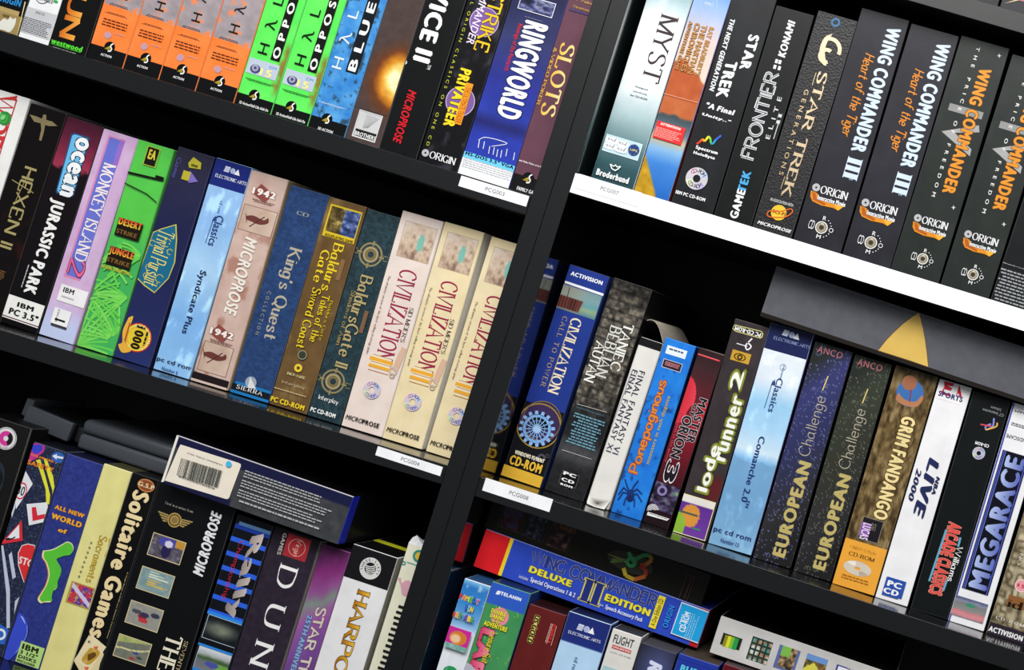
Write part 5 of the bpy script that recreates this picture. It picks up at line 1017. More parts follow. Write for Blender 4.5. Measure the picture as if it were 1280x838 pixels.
def art(b):
    b.use(*I_); b.disc('publisher_logo', 428, 298, 28, '#c8824c', sq=.7); b.disc('publisher_logo', 428, 298, 24, '#8c4c28', sq=.66); b.T('publisher_logo', 'G.S.P', 408, 284, 450, 312, '#f0dcb0', bold=2)
    b.T('title_lettering', 'Solitaire Games', 445, 325, 258, 735, '#f2dca8', 90, font='sans', bold=3, ur=(0.24, 0.86)); b.T('small_print', 'A Huge Range of Different Solitaire Card Games', 378, 552, 316, 746, '#b8a878', 90, bold=1, ur=(0.89, 0.95))
    b.poly('playing_card', [(262, 735), (305, 770), (290, 838), (240, 850), (218, 812)], '#e8d8a8'); b.use(*BL2); b.poly('playing_card', [(612, 604), (722, 690), (602, 842), (494, 772)], '#efe0b4'); b.poly('playing_card1', [(660, 640), (738, 752), (640, 860), (560, 800)], '#e4d2a0'); b.poly('playing_card', [(612, 604), (722, 690), (602, 842), (494, 772)], '#efe0b4')
    b.poly('playing_card', [(600, 690), (650, 700), (664, 735), (600, 800), (560, 790), (548, 760)], '#c8a03c', True); b.poly('playing_card', [(585, 735), (630, 720), (640, 745), (590, 775)], '#6c4c1c', True); b.disc('playing_card', 632, 706, 14, '#d8b060'); b.disc('playing_card', 572, 782, 14, '#d8b060')
    for x, y in ((640, 690), (578, 826)): b.poly('playing_card', [(x, y+14), (x-14, y-4), (x-6, y-12), (x, y-6), (x+8, y-12), (x+15, y-2)], '#e06a3c', True)
    b.T('playing_card', 'K', 592, 640, 606, 662, '#1c1c1c')
b.art = art
b = bl('wide black game box with four racing screenshots in a column and white upward maker lettering', ((200, 601), (296.5, 631), None, None), front='#0f1013')
def shot(seed, kind):
    def f(U, V):
        n = fbm(U, V, 9, 8, seed)
        if kind == 0:
            c = ramp(n, (.2, '#3c3440'), (.5, '#5c5866'), (.8, '#8c8894')); m = (blob(U, V, .5, .25, .28, .2) > .5)[..., None]; c = np.where(m, np.array(hx('#4c4ca8')), c); m = (blob(U, V, .5, .62, .14, .3) > .5)[..., None]; c = np.where(m, np.array(hx('#2c2450')), c); return np.where((blob(U, V, .52, .3, .12, .14) > .5)[..., None], np.array(hx('#d8d4e4')), np.where(((U > .72)*(V < .35))[..., None], np.array(hx('#c8923c')), c))
        if kind == 1:
            c = mixc('#6c8c94', '#a0b4b0', n); m = (((V*9) % 1 < .45)*(U > .25)*(U < .7+.2*np.sin(V*40))*(V > .12)*(V < .8))[..., None]; return np.where(m, mixc('#d8e4d0', '#d8b84c', (V > .4)*1.), c)
        if kind == 2:
            c = mixc('#8c8c84', '#a4a49c', n); 
            for cx, cy, k in ((.45, .55, '#8c2c34'), (.5, .45, '#3c3458'), (.8, .35, '#3c3c54'), (.25, .4, '#4c4c58'), (.5, .7, '#c83c44')): c = np.where((blob(U, V, cx, cy, .14, .1) > .5)[..., None], np.array(hx(k)), c)
            return c
        c = mixc('#6c7064', '#84887c', n); c = np.where((np.abs(V-.55+.5*(U-.3)**2*np.sign(U-.3)) < .03)[..., None], np.array(hx('#e0dca0')), c); c = np.where((V < .35-.3*U)[..., None], mixc('#c8cc80', '#8ca05c', n), c)
        for cx, cy, k in ((.62, .6, '#3c4c8c'), (.55, .85, '#a83c3c'), (.75, .75, '#4c4c4c')): c = np.where((blob(U, V, cx, cy, .09, .06) > .5)[..., None], np.array(hx(k)), c)
        return c
    return f
def art(b):
    b.use(*J_); b.T('caption', 'First in a series from', 238, 264, 330, 304, '#b8b4a8', font='serif')
    b.disc('emblem', 268, 328, 26, '#b89c5c'); b.disc('emblem', 268, 328, 22, '#6c5428', 16); b.disc('emblem', 268, 328, 12, '#8c7440')
    for sgn in (-1, 1):
        for k in range(4): c, s = .9545, .2982; q = lambda a, d: (268+sgn*a*c-d*s, 328+sgn*a*s+d*c); b.poly('emblem', [q(24, -12+k*7), q(62-k*7, -14+k*8), q(60-k*8, -9+k*8), q(24, -7+k*7)], '#a89058')
    for k, (x, y) in enumerate([(198, 368), (160, 482), (122, 598), (82, 712)]):
        X2, Y2 = x+88, y+114; b.pic('screenshot%d' % k, x, y, X2, Y2, shot(330+k, k), 40, 30); b.frame('screenshot%d' % k, x, y, X2, Y2, '#d8c89c', .0009)
    b.T('publisher_logo', 'MICROPROSE', 432, 306, 336, 512, '#eceef0', -90, bold=3, shear=.2, ur=(0.73, 0.87)); b.T('title_lettering', 'THE GRAND PRIX', 300, 728, 60, 1250, '#f0ead0', 90, font='serifb', bold=3, ur=(0.66, 0.87)); b.T('subtitle_lettering', 'SEVENTH SERIES', 318, 742, 250, 930, '#c8b88c', 90, font='serif', ur=(0.89, 0.94))
b.art = art
b = bl('black game box with bright blue bars, silver slanted lettering and two night racing pictures', ((297.5, 643.5), (342, 657.5), None, None), front='#11141c')
def art(b):
    b.use(*DU); 
    for k in range(6): b.band('stripes%d' % k, .105+k*.071, .127+k*.071, '#2f62e0', 0, .98)
    b.R('stripes', 275, 60, 470, 150, '#1f3c9c'); b.R('publisher_logo', 296, 50, 456, 122, '#5c84b0'); b.T('publisher_logo', 'EUROPRESS', 340, 78, 450, 112, '#2c4468')
    b.T('title_lettering', 'Rally', 428, 118, 208, 545, '#b4a8a0', 90, bold=3, shear=-.25, grad=('#8c807c', '#d0c4bc')); b.T('subtitle_lettering', 'Championship', 300, 152, 222, 470, '#e0304c', 90, font='script', bold=2, ur=(0.22, 0.4))
    b.R('band', 128, 520, 330, 606, '#2f8ce8'); b.R('band', 80, 690, 280, 770, '#2f8ce8')
    for x, y, sd in ((134, 540, 0), (86, 706, 1)):
        def f(U, V, sd=sd):
            n = fbm(U, V, 6, 6, 341+sd)
            if sd == 0: return mixc('#1c2024', '#7c8474', blob(U, V, .45, .5, .4, .25, .8))*(.8+.3*n)[..., None]
            c = ramp(V+.1*(n-.5), (0, '#e0e4ec'), (.25, '#b4b8bc'), (.4, '#3c5c34'), (.55, '#6c7478'), (1, '#7c8488')); c = np.where(((U > .6)*(V > .5))[..., None], mixc('#5c9c3c', '#8cbc4c', n), c); return np.where((blob(U, V, .48, .62, .2, .12) > .5)[..., None], np.array(hx('#4c54a8')), c)
        b.pic('picture%d' % sd, x, y, x+140, y+184, f, 34, 30); b.frame('picture%d' % sd, x, y, x+140, y+184, '#b8ccd8', .0006)
    b.R('band', 50, 820, 240, 900, '#2f8ce8')
b.art = art
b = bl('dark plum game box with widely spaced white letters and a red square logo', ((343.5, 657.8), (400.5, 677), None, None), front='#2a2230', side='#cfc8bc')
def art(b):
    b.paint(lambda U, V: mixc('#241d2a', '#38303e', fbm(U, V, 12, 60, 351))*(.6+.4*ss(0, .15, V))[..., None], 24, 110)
    b.use(*DU); b.R('publisher_logo', 556, 112, 640, 268, '#a02c34'); b.disc('publisher_logo', 598, 191, 49, '#d88c84', 45); b.T('publisher_logo', 'Virgin', 620, 150, 578, 232, '#e0a89c', 90, font='brush', ur=(0.5, 0.66)); b.T('publisher_logo', 'GAMES', 552, 118, 510, 230, '#b8b0a8', 90, bold=2, ur=(0.22, 0.3))
    b.T('title_lettering', 'D', 610, 300, 478, 388, '#f4f4f4', 90, font='serif'); b.T('title_lettering', 'U', 545, 500, 412, 606, '#f4f4f4', 90, font='serif'); b.T('title_lettering', 'N', 484, 702, 345, 808, '#f4f4f4', 90, font='serif'); b.T('title_lettering', 'E', 420, 900, 285, 1000, '#f4f4f4', 90, font='serif')
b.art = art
b = bl('magenta and violet game box with pale metallic slanted lettering', ((403, 681), (439, 690.5), None, None), front='#7c3a7c', side='#4c2450', top='#2c1c30')
def art(b):
    b.paint(lambda U, V: ramp(V+.12*(fbm(U, V, 2, 5, 361)-.5)+.1*(U-.5), (0, '#4c2048'), (.1, '#7c2c70'), (.2, '#8c508c'), (.27, '#7c8c84'), (.35, '#9c5ca0'), (.5, '#7c4c98'), (1, '#3c2c5c')), 22, 100)
    b.use(*DU); b.band('band', .34, .85, '#6c5c9c', .22, .44); b.T('subtitle_lettering', '25TH ANNIVERSARY', 682, 552, 520, 960, '#8cb4d8', 90, bold=2, out='#2c3c6c', ur=(0.24, 0.42)); b.T('title_lettering', 'STAR TREK', 742, 508, 560, 990, '#d8ccc0', 90, font='block', bold=3, shear=-.1, out='#4c2c40', ur=(0.47, 0.84))
b.art = art
b = bl('white game box with a black top band, round globe mark and gold metal lettering', ((441, 680.3), (497.6, 697.5), None, None), front='#e9e8ea', side='#b8b6a8', top='#0e0e10')
b.topstripe = True
def art(b):
    b.use(*K_); x0, y0 = b.uv(500, 388); b.band('band', 0, y0, '#17161a')
    b.disc('publisher_logo', 516, 314, 55, '#dcdcda'); b.disc('publisher_logo', 516, 314, 30, '#201e22')
    for k in range(5): b.line('publisher_logo', [(490+k*2, 296+k*10), (515, 306+k*10), (544-k*2, 300+k*10)], .0011, '#dcdcda', True)
    b.arc('publisher_logo', 'THREE-SIXTY', 516, 314, 36, 210, -30, '#201e22', 13)
    b.T('title_lettering', 'HARPOON', 508, 430, 325, 1010, '#d89a24', 90, font='serifb', bold=3, out='#3c2408', grad=('#a86814', '#f4c038'), ur=(0.39, 0.67))
b.art = art
b = bl('cream game box with a curled torn top, squeezed against the bookcase side', ((510.5, 679), (537, 687), None, None), front='#e6e4cc', side='#b4b29c', top='#c8c8c8')
def torn(s):
    V, F, C = bevel_box(s.W, s.depth, s.H, (s.front, s.side, s.top, s.side), '#d8d8d0'); body = link(s.name, make_mesh(s.name, V, F, C, print_mat('gloss')))
    W, H = s.W, s.H; V = []; n = 7
    for i in range(n):
        t = i/(n-1); x = -W/2+W*t; zz = H+.003+.004*math.sin(t*5+.6)+.002*math.sin(t*11)
        V += [(x, .0, H-.0005), (x, .006, zz), (x, .022, H+.001)]
    F = [(3*i+j, 3*i+3+j, 3*i+4+j, 3*i+1+j) for i in range(n-1) for j in (0, 1)]
    link('torn_flap', make_mesh('torn_flap', V, F, np.array([lin(hx('#d4d4d8'))]*len(V)), print_mat('paper')), body); return body
b.shape = torn
def art(b):
    b.use(*K_); b.disc('emblem', 752, 255, 32, '#2c8c84'); b.disc('emblem', 752, 255, 20, '#d8b83c'); b.disc('publisher_logo', 678, 288, 11, '#3c8c8c', 5); b.R('publisher_logo', 692, 285, 760, 302, '#5ca49c')
    b.poly('picture', [(650, 362), (664, 358), (668, 384), (690, 372), (712, 380), (704, 440), (672, 442), (664, 400)], '#d8a4b4', True)
    for k in range(14): b.R('caption', 655-k*8.5-(k % 3)*3, 490+k*27, 675-k*8.5, 512+k*27, '#1c1c1c')
b.art = art

# ================================================================== bottom shelf, right bookcase
def br(label, c, **k): return Box('B2', label, c, k.pop('d', .016), z=ZB, **k)  # tops in this row carry painted shade from the boxes lying above
b = br('slim blue and white game box with rounded top, bubbly multicolour lettering and a pink picture', ((580.8, 724), (613.7, 732.5), None, None), front='#e8ecf2', side='#3c78b8', top='#28507c')
def art(b):
    H = b.H/.00083
    b.paint(lambda U, V: mixc(ramp(V*H, (0, '#8cc8f0'), (8, '#2f7cc8'), (30, '#3c8cd4'), (58, '#8cbce8'), (66, '#e8eef6'), (400, '#eceef2')), '#d8ecfa', ss(.62, .75, fbm(U, V, 6, 34, 371))*(V*H < 30)*.6), 24, 150)
    b.use(*R1)
    for t, r, cs in (('FAMILY', (196, 292, 358, 388), ['#d83c3c', '#e8883c', '#e8c83c', '#5cb83c', '#3c6cc8', '#c84c9c']), ('FUN', (248, 374, 312, 434), ['#3c6cc8', '#5cb8e0', '#e8d83c']), ('NETWORK', (160, 416, 324, 492), ['#d84c4c', '#e8a83c', '#5cb83c', '#3c8cc8', '#8c4cb8', '#e8c83c', '#5cb83c'])):
        x0, y0, x1, y1 = r; n = len(t); dx = (x1-x0-(-.2982)*0)/n
        for i, ch in enumerate(t):
            X = x0+(x1-x0-12)*i/n; Y = y0+(X-x0)*.3124; hh = 40 if t != 'FUN' else 42; b.T('title_lettering', ch, X, Y, X+(x1-x0)/n*.9-10, Y+hh+(x1-x0)/n*.25, cs[i], bold=3, out='#f4f0e0' if i % 2 else '#2c2c6c')
    b.pic('picture', 140, 516, 248, 714, lambda U, V: np.where((blob(U, V, .5, .45, .38, .32) > .5)[..., None], mixc('#d87c34', '#f0c89c', blob(U, V, .4, .5, .22, .2)), np.where((V > .75)[..., None], mixc('#3c8c6c', '#c8d8e8', fbm(U, V, 6, 6, 375)), np.array(hx('#cc2c98')))), 28, 28)
    b.disc('emblem', 142, 846, 54, '#2f9c5c', sq=.8); b.line('crease', [(150, 700), (112, 838)], .0003, '#c8ccd4')
b.art = art
b = br('green game box with a blue top band, white maker lettering and big pink title letters', ((615.4, 727), (663.7, 742.5), None, None), front='#3f9158', side='#2c4c9c', top='#16244c')
def art(b):
    H = b.H/.00083
    b.paint(lambda U, V: np.where((V*H < 27)[..., None], np.array(hx('#2f5cc4')), mixc(mixc('#3c8c54', '#4c9c60', fbm(U, V, 3, 12, 381)), '#8cd04c', (fbm(U+V*2, V-U*.3, 20, 6, 383) > .74)*.6)), 30, 160)
    b.use(*R1); b.T('publisher_logo', 'TELAHIN', 490, 280, 628, 352, '#eef2fa', bold=3); b.poly('publisher_logo', [(466, 274), (486, 280), (470, 304), (450, 300)], '#eef2fa'); b.line('publisher_logo', [(474, 304), (490, 282)], .0008, '#eef2fa')
    b.disc('emblem', 480, 460, 66, '#e88ca0'); 
    for t, r in (('A', (.34, .39, .09, .103)), ('DOUBLE', (.2, .58, .106, .126)), ('DARING', (.21, .57, .127, .146)), ('3-D', (.3, .48, .147, .163)), ('ADVENTURE', (.12, .72, .164, .185))): b.T('subtitle_lettering', t, 0, 0, 1, 1, '#f0e83c', bold=3, out='#2c2c10', ur=r)
    b.T('title_lettering', 'LARRY', 440, 556, 235, 1130, '#e8507c', 90, font='sans', bold=3, out='#8c1c44', grad=('#d83c6c', '#f08ca4'), ur=(0.1, 0.45)); b.T('subtitle_lettering', 'Leisure Suit', 452, 572, 385, 790, '#f0d83c', 90, font='brush', out='#6c3c10', ur=(0.34, 0.52)); b.poly('picture', [(240, 800), (262, 785), (300, 815), (310, 845), (240, 850)], '#b8b8c8', True)
b.art = art
b = br('dark red game box with two small yellow and red maker plates near its top', ((662.5, 755), (707.7, 770), None, None), front='#5c1c1c', side='#7c2c28')
def art(b):
    b.paint(lambda U, V: mixc('#5a1a1a', '#6c2424', fbm(U, V, 3, 12, 391)), 14, 60)
    b.use(*R1); b.R('publisher_logo', 740, 448, 702, 650, '#d8cc6c'); b.T('publisher_logo', 'US GOLD', 768, 456, 682, 646, '#241c10', 90, bold=3, shear=.15, out='#d8cc6c', ur=(0.22, 0.37))
    b.T('publisher_logo1', 'FORMULA', 884, 520, 832, 650, '#d8342c', 90, bold=3, ur=(0.72, 0.83)); b.lines('publisher_logo1', 858, 512, 796, 646, 2, '#c8a49c', rot=90, ragged=.05, fill=.6); b.line('publisher_logo1', [(884, 525), (844, 664)], .0006, '#c8a49c'); b.T('title_lettering', 'GRAND SLAM', 700, 836, 600, 1300, '#e8d8b0', 90, font='serif', ur=(0.5, 0.66))
b.art = art
b = br('pale blue game box with a navy top band, right of the dark red box', ((711.5, 764.5), (764.5, 781), None, None), front='#b4d4f0', side='#2c3c84', top='#141a38')
def art(b):
    H = b.H/.00083
    b.paint(lambda U, V: ramp(V*H, (0, '#1f2c74'), (36.5, '#22307c'), (37.5, '#b4d6f4'), (200, '#bcdaf4')), 3, 240)
    b.use(*R2); ealogo(b, 'publisher_logo', 122, 318, 124); b.T('publisher_logo', 'ELECTRONIC ARTS', 60, 362, 268, 452, '#e4e8f6', font='serifb', bold=2); b.T('series_lettering', 'cd rom Classics', 124, 548, 40, 790, '#2c4c84', 90, ur=(0.44, 0.53))
b.art = art
b = br('slim off white game box with grey and red lettering below the long blue box', ((766.4, 785.5), (802.5, 797.5), None, None), front='#dedcd6', side='#aaa8a0')
def art(b):
    b.use(*R2); b.T('title_lettering', 'FLIGHT', 368, 388, 482, 486, '#3c3a40', bold=1); b.R('title_lettering', 352, 458, 470, 522, '#c83c44'); b.T('title_lettering', 'UNLIMITED', 356, 466, 468, 516, '#f0d8d4', bold=3); b.T('caption', 'on PC CD-ROM', 336, 500, 470, 554, '#4c4a4c', font='serif'); b.R('band', 292, 596, 430, 700, '#a8ccd0')
b.art = art
b = br('dark slate game box with a glowing pale letter, in front of the beige card edge', ((802, 803.5), (846, 818), None, None), front='#23242e', side='#3c3440', top='#4c4a50')
def art(b):
    b.paint(lambda U, V: mixc('#20222c', '#5c64a0', blob(U, V*5, .6, .45, .5, .5, .9)*.7), 20, 120)
    b.use(*R2); b.T('title_lettering', 'REVOLT', 690, 590, 520, 1050, '#d8dcf0', 90, font='sans', bold=3, shear=.15, out='#5c6cb0', ur=(0.36, 0.74))
b.art = art
b = br('blue game box with cyan lettering, left of the crimson box at the lower edge', ((849, 817), (899, 833), None, None), front='#23389c', side='#1c2c78', top='#4a4038')
def art(b):
    b.use(*R2); b.R('band', 796, 520, 1060, 640, '#23389c'); b.T('title_lettering', 'BURN', 812, 590, 960, 690, '#5cc8ec', bold=3, out='#101c50')
b.art = art
b = br('dark crimson game box at the lower photo edge, under the printed white box', ((905, 831), (1002, 860), None, None), front='#5c1420', side='#4c101c')
b.art = lambda b: b.band('title_lettering', .3, .8, '#c8a08c', .35, .65)
# ================================================================== boxes lying flat
def flat(row, label, c, d, **k): return Box(row, label, c, d, cat=k.pop('cat', 'box'), **k)
bigbox = flat('F', 'long dark grey box lying flat with a gold arrowhead emblem', ((969.8, 331.2), (1306, 441.5), None, None), .034, H=.0555, front='#4a4b52', side='#34353c', edge='#6c6a66', mat='matte', depth=.2)
def art(b):
    b.use(900, 300, 3.368); b.paint(lambda U, V: mixc('#54555c', '#606168', fbm(U, V, 40, 8, 401)), 90, 14); b.band('base_tray', .92, 1, '#1b1511')
    b.poly('emblem', [(840, 300), (848, 330), (858, 375), (866, 420), (872, 465), (880, 535), (800, 508), (664, 465), (700, 418), (735, 382), (770, 350), (806, 322)], '#6c4c34'); b.poly('emblem', [(839, 303), (846, 332), (856, 377), (864, 422), (870, 467), (877, 532), (800, 505), (668, 463), (702, 420), (737, 384), (772, 352), (808, 324)], '#d8b45c')
bigbox.art = art
omni = flat('F', 'open ended dark box lying flat with a cream barcode panel', ((220.6, 546), (440.6, 623), None, None), .012, H=.053, front='#3a3c3e', side='#1a1c20', top='#15161c', cat='box', depth=.2)
def openbox(s):
    W, D, H = s.W, s.depth, s.H; V = []; F = []; C = []
    def add(x0, x1, y0, y1, z0, z1, c, skip=None):
        v, f = box_vf(x0, x1, y0, y1, z0, z1); o = len(V); V.extend(v); F.extend([tuple(o+i for i in q) for q in f]); C.extend([lin(hx(c))]*8)
    t = .0014
    add(-W/2, W/2, 0, D, H-t, H, '#07070b'); add(-W/2, W/2, 0, D, 0, t, '#101018'); add(-W/2, -W/2+t*1.3, 0, D, t, H-t, '#e8e4da'); add(W/2-t, W/2, .0, D, t, H-t, '#15171c'); add(-W/2+t, W/2-t, D-t, D, t, H-t, '#15171c')
    body = link(s.name, make_mesh(s.name, V, F, np.array(C), print_mat('gloss')))
    V, F = box_vf(-W/2+t, W/2-t, .0022, .004, t, H-t); link('end_flap', make_mesh('end_flap', V, F, np.array([lin(hx('#3a3c3e'))]*8), print_mat('gloss')), body)
    V = [(W/2-.0005, -.0002, H), (W/2+.0002, .012, H), (W/2+.0002, .012, .001), (W/2-.0005, -.0002, .001)]; V += [(x+.0006, y, z) for x, y, z in V]
    link('side_strip', make_mesh('side_strip', V, [(0, 1, 2, 3), (7, 6, 5, 4), (0, 4, 5, 1), (1, 5, 6, 2), (2, 6, 7, 3), (3, 7, 4, 0)], np.array([lin(hx('#2430b4'))]*8), print_mat('gloss')), body)
    V = [(-W/2-.0005, -.001, .0005), (-W/2+.009, .0018, .006), (-W/2+.009, .0018, H-.006), (-W/2-.0005, -.001, H)]; V += [(x, y+.0008, z) for x, y, z in V]
    link('side_flap', make_mesh('side_flap', V, [(0, 1, 2, 3), (7, 6, 5, 4), (0, 4, 5, 1), (1, 5, 6, 2), (2, 6, 7, 3), (3, 7, 4, 0)], np.array([lin(hx('#f0ece2'))]*8), print_mat('paper')), body)
    V, F = box_vf(-W/2, W/2, -.0004, .0004, H-.0006, H+.0003); link('edge_wear', make_mesh('edge_wear', V, F, np.array([lin(hx('#d8d4da'))]*8), print_mat('paper')), body)  # pale strip painted in for the highlight along the top front edge
    return body
omni.shape = openbox
def art(b):
    b.use(180, 530, 8)
    b.paint(lambda U, V: mixc(mixc('#33363a', '#4c4e50', fbm(U, V, 30, 8, 411)), '#1a1c40', np.clip(ss(.24, .2, V)+ss(.82, .9, V)*(U < .38), 0, 1)), 90, 24)
    q = [(362, 222), (940, 405), (965, 418), (966, 440), (850, 752), (835, 768), (808, 765), (205, 582), (330, 290)]; b.poly('label_panel', q, '#f2e8d8'); b.T('label_panel', 'STAR TRECK OMNIPEDIA', 432, 300, 784, 440, '#3c3a3c', bold=1)
    rd = random.Random(5); t = 0; P0 = np.array([372, 358.]); ex = np.array([424, 128.]); dn = np.array([-48, 172.])
    while t < .985:
        w = rd.choice([.008, .008, .016, .024]); p = P0+ex*t; q = P0+ex*min(1, t+w); b.poly('barcode', [tuple(p), tuple(q), tuple(q+dn), tuple(p+dn)], '#3c4440'); t += w+rd.choice([.008, .012, .018])
    b.lines('label_panel', 345, 548, 715, 660, 1, '#3c3a3c', ragged=.02); b.disc('sticker', 852, 418, 31, '#4cbcec')
    b.use(*J_); b.use(0, 0, 0); [b.lines('small_print', .41, v, .93, v+.17, 3, '#b4b6b8', ragged=.2, seed=k, fill=.42) for k, v in enumerate((.2, .40, .60))]; b.lines('small_print', .43, .80, .90, .86, 1, '#b4b6b8', fill=.6)
omni.art = art
wc2 = flat('F', 'long glossy blue box lying flat with a red end, yellow lettering and a cyan panel', ((606, 666.4), (887.3, 764.8), (590, 712.8), (870.4, 812.6)), .040, front='#2c46b4', side='#4a1018', top='#24379c', edge='#8c94c8', mat='shrink', depth=.2)  # side red is darkened, its shade put into the colour
def art(b):
    b.use(*O_); u1 = b.uv(345, 205)[0]; u2 = b.uv(360, 210)[0]
    b.paint(lambda U, V: mixc('#2a46b8', '#3450c4', fbm(U, V, 20, 5, 421)), 80, 14); b.band('end_panel', 0, 1, '#dc2028', 0, u1); b.band('stripe', 0, 1, '#ecd22c', u1, u2); b.band('end_panel', 0, 1, '#b81c24', .965, 1)
    b.T('title_lettering', 'WING COMMANDER', 446, 256, 945, 455, '#2c3c94', font='block', bold=2, out='#a8a860', ow=.3, ur=(0.22, 0.78, 0.07, 0.44)); b.T('numeral', 'II', 672, 366, 745, 490, '#23307c', font='serifb', bold=3, out='#d8cc4c', ow=.35, ur=(0.468, 0.555, 0.3, 0.86))
    b.T('subtitle_lettering', 'DELUXE', 436, 330, 614, 410, '#e8e03c', bold=3, out='#8c7c1c', ur=(0.23, 0.42, 0.48, 0.65)); b.T('subtitle_lettering', 'EDITION', 762, 446, 958, 530, '#e8e03c', bold=3, out='#8c7c1c', ur=(0.57, 0.77, 0.48, 0.66))
    b.T('caption', 'includes', 390, 366, 436, 394, '#c8d0e8', ur=(0.2, 0.24, 0.78, 0.87)); b.T('caption', 'Special Operations 1 & 2', 444, 374, 612, 452, '#dfe4f4', bold=2, ur=(0.25, 0.45, 0.74, 0.89)); b.T('caption', 'plus', 736, 484, 764, 504, '#c8d0e8', ur=(0.55, 0.575, 0.76, 0.84)); b.T('caption', 'Speech Accessory Pack', 770, 496, 928, 562, '#dfe4f4', bold=2, ur=(0.585, 0.75, 0.74, 0.88))
    b.band('sticker', .06, .9, '#ecd83c', .782, .812); b.T('sticker', 'A One Edition CD', 1028, 470, 976, 588, '#2c2810', -90, bold=1, ur=(0.786, 0.806, 0.14, 0.84)); b.T('publisher_logo', 'ORIGIN', 1076, 500, 1036, 598, '#2f84d8', -90, bold=3, ur=(0.835, 0.86, 0.2, 0.78))
    b.R('panel', 1108, 482, 1182, 668, '#e0e8f0'); b.R('panel', 1110, 488, 1178, 662, '#22a4e4'); b.R('panel', 1110, 488, 1182, 662, '#22a4e4'); b.T('panel', 'CD-ROM', 1140, 530, 1096, 610, '#f0f4fa', -90, bold=2, ur=(0.905, 0.932, 0.22, 0.73)); b.T('panel', 'IBM', 1118, 540, 1098, 578, '#f0f4fa', -90, bold=2); b.lines('panel', 1195, 545, 1120, 640, 4, '#a8d8f0', rot=-90, ragged=.2, fill=.3)
wc2.art = art
blk = flat('F', 'black box with three dim pictures lying on top of the long blue box', ((614, 622), (892, 703), (604, 665), (874.6, 757.8)), .042, H=.038, front='#16150f', side='#1c1a16', edge='#26241e', mat='gloss', depth=.2)
def art(b):
    b.use(*O_)
    for k, (x, y, sd) in enumerate([(318, 48, 431), (424, 82, 433), (536, 118, 435)]):
        cs = [('#141018', '#4c1c24', '#28345c'), ('#101014', '#1c1c2c', '#4c5064'), ('#120e12', '#3c1c24', '#6c5048')][k]
        b.pic('picture%d' % k, x, y, x+88-36, y+26+122, lambda U, V, sd=sd, cs=cs: ramp(fbm(U, V, 5, 6, sd), (.3, cs[0]), (.55, cs[1]), (.75, cs[2])), 22, 26); b.frame('picture%d' % k, x-6, y-4, x+60, y+152, '#3c3c22', .0005)
    b.T('picture2', 'RED', 590, 128, 622, 150, '#6c4c34', font='serifb'); b.T('picture2', 'BARONET', 560, 138, 628, 178, '#7c5438', font='serifb', bold=2); b.T('picture1', 'IN', 470, 100, 500, 140, '#54545c', font='serif')
    b.disc('emblem', 880, 290, 110, '#34342c', 30, sq=.42); b.poly('emblem', [(770, 255), (870, 280), (862, 294)], '#8c8c4c'); b.poly('emblem', [(800, 275), (876, 284), (790, 300)], '#5c7c3c')
    pts = [(884, 285), (930, 252), (962, 245), (976, 268), (950, 292), (925, 300), (950, 316), (950, 348), (900, 368), (862, 352), (850, 318)]
    cs = ['#3c8c54', '#3c8c54', '#8c7c2c', '#b8742c', '#b04c24', '#982c24', '#a8382c', '#b8602c', '#b89c34', '#c8b43c']
    for i in range(10): b.line('emblem', [pts[i], pts[i+1]], .0042, cs[i])
    b.disc('emblem', 884, 286, 26, '#3c9c5c', 10); b.line('emblem', [(870, 240), (884, 270)], .004, '#3c9c5c'); b.frame('caption', 1136, 318, 1140, 450, '#5c3c38', .0005); b.lines('caption', 1160, 330, 1122, 440, 1, '#5c3c38', rot=90)
blk.art = art
wht = flat('F', 'small printed white box lying flat with a row of tiny colour pictures, lower right', ((900, 773), (1119, 847.5), None, None), .034, H=.0405, front='#c9c7c4', side='#b4b2ae', top='#0e0e10', edge='#c4c2be', depth=.19)
def art(b):
    b.paint(lambda U, V: mixc('#c4c2c0', '#d4d2d0', fbm(U, V, 10, 3, 441)), 30, 8)
    b.use(*R3); b.R('emblem', 180, 290, 280, 410, '#20241c'); b.frame('emblem', 178, 288, 282, 412, '#8c8c7c', .0004)
    for k, c in enumerate(['#8c8c2c', '#e0d82c', '#7cc03c', '#2f9c4c']): b.R('emblem', 192+k*21, 304+k*6.5, 196+k*21, 388+k*6.5, c)
    b.pic('picture', 376, 312, 462, 508, lambda U, V: np.where((((U*4) % 1 > .25)*((V*4) % 1 > .25))[..., None], ramp(vn(U, V, 4, 4, 443), (.2, '#d8dcd4'), (.5, '#a86c4c'), (.7, '#4c8c84'), (.9, '#e8e4d0')), np.array(hx('#1f3c34'))), 32, 32)
    b.pic('picture1', 556, 368, 645, 565, lambda U, V: np.where(((U < .14)+(U > .88)+(V > .92) > 0)[..., None], np.array(hx('#5c6ca8')), np.where(((V < .42)*(U < .6))[..., None], np.array(hx('#7cb84c')), ramp(fbm(U, V, 8, 8, 445), (.3, '#2c2820'), (.6, '#a0845c'), (.8, '#c8b08c')))), 30, 30)
    b.pic('picture2', 740, 426, 830, 620, lambda U, V: np.where((V < .25)[..., None], np.array(hx('#6c94d0')), np.where(((V > .3+.9*np.abs(U-.42))*(V < .85))[..., None], mixc('#c8d44c', '#e0cc5c', V), ramp(fbm(U, V, 6, 6, 447), (.3, '#3c4c2c'), (.6, '#7c5c34'), (.8, '#c8a05c')))), 30, 30)
    b.R('picture3', 936, 500, 970, 640, '#3c4490'); b.R('picture3', 945, 512, 975, 640, '#e8e8f0'); b.T('small_print', 'QUESTS', 995, 520, 1110, 570, '#4c4c90')
wht.art = art
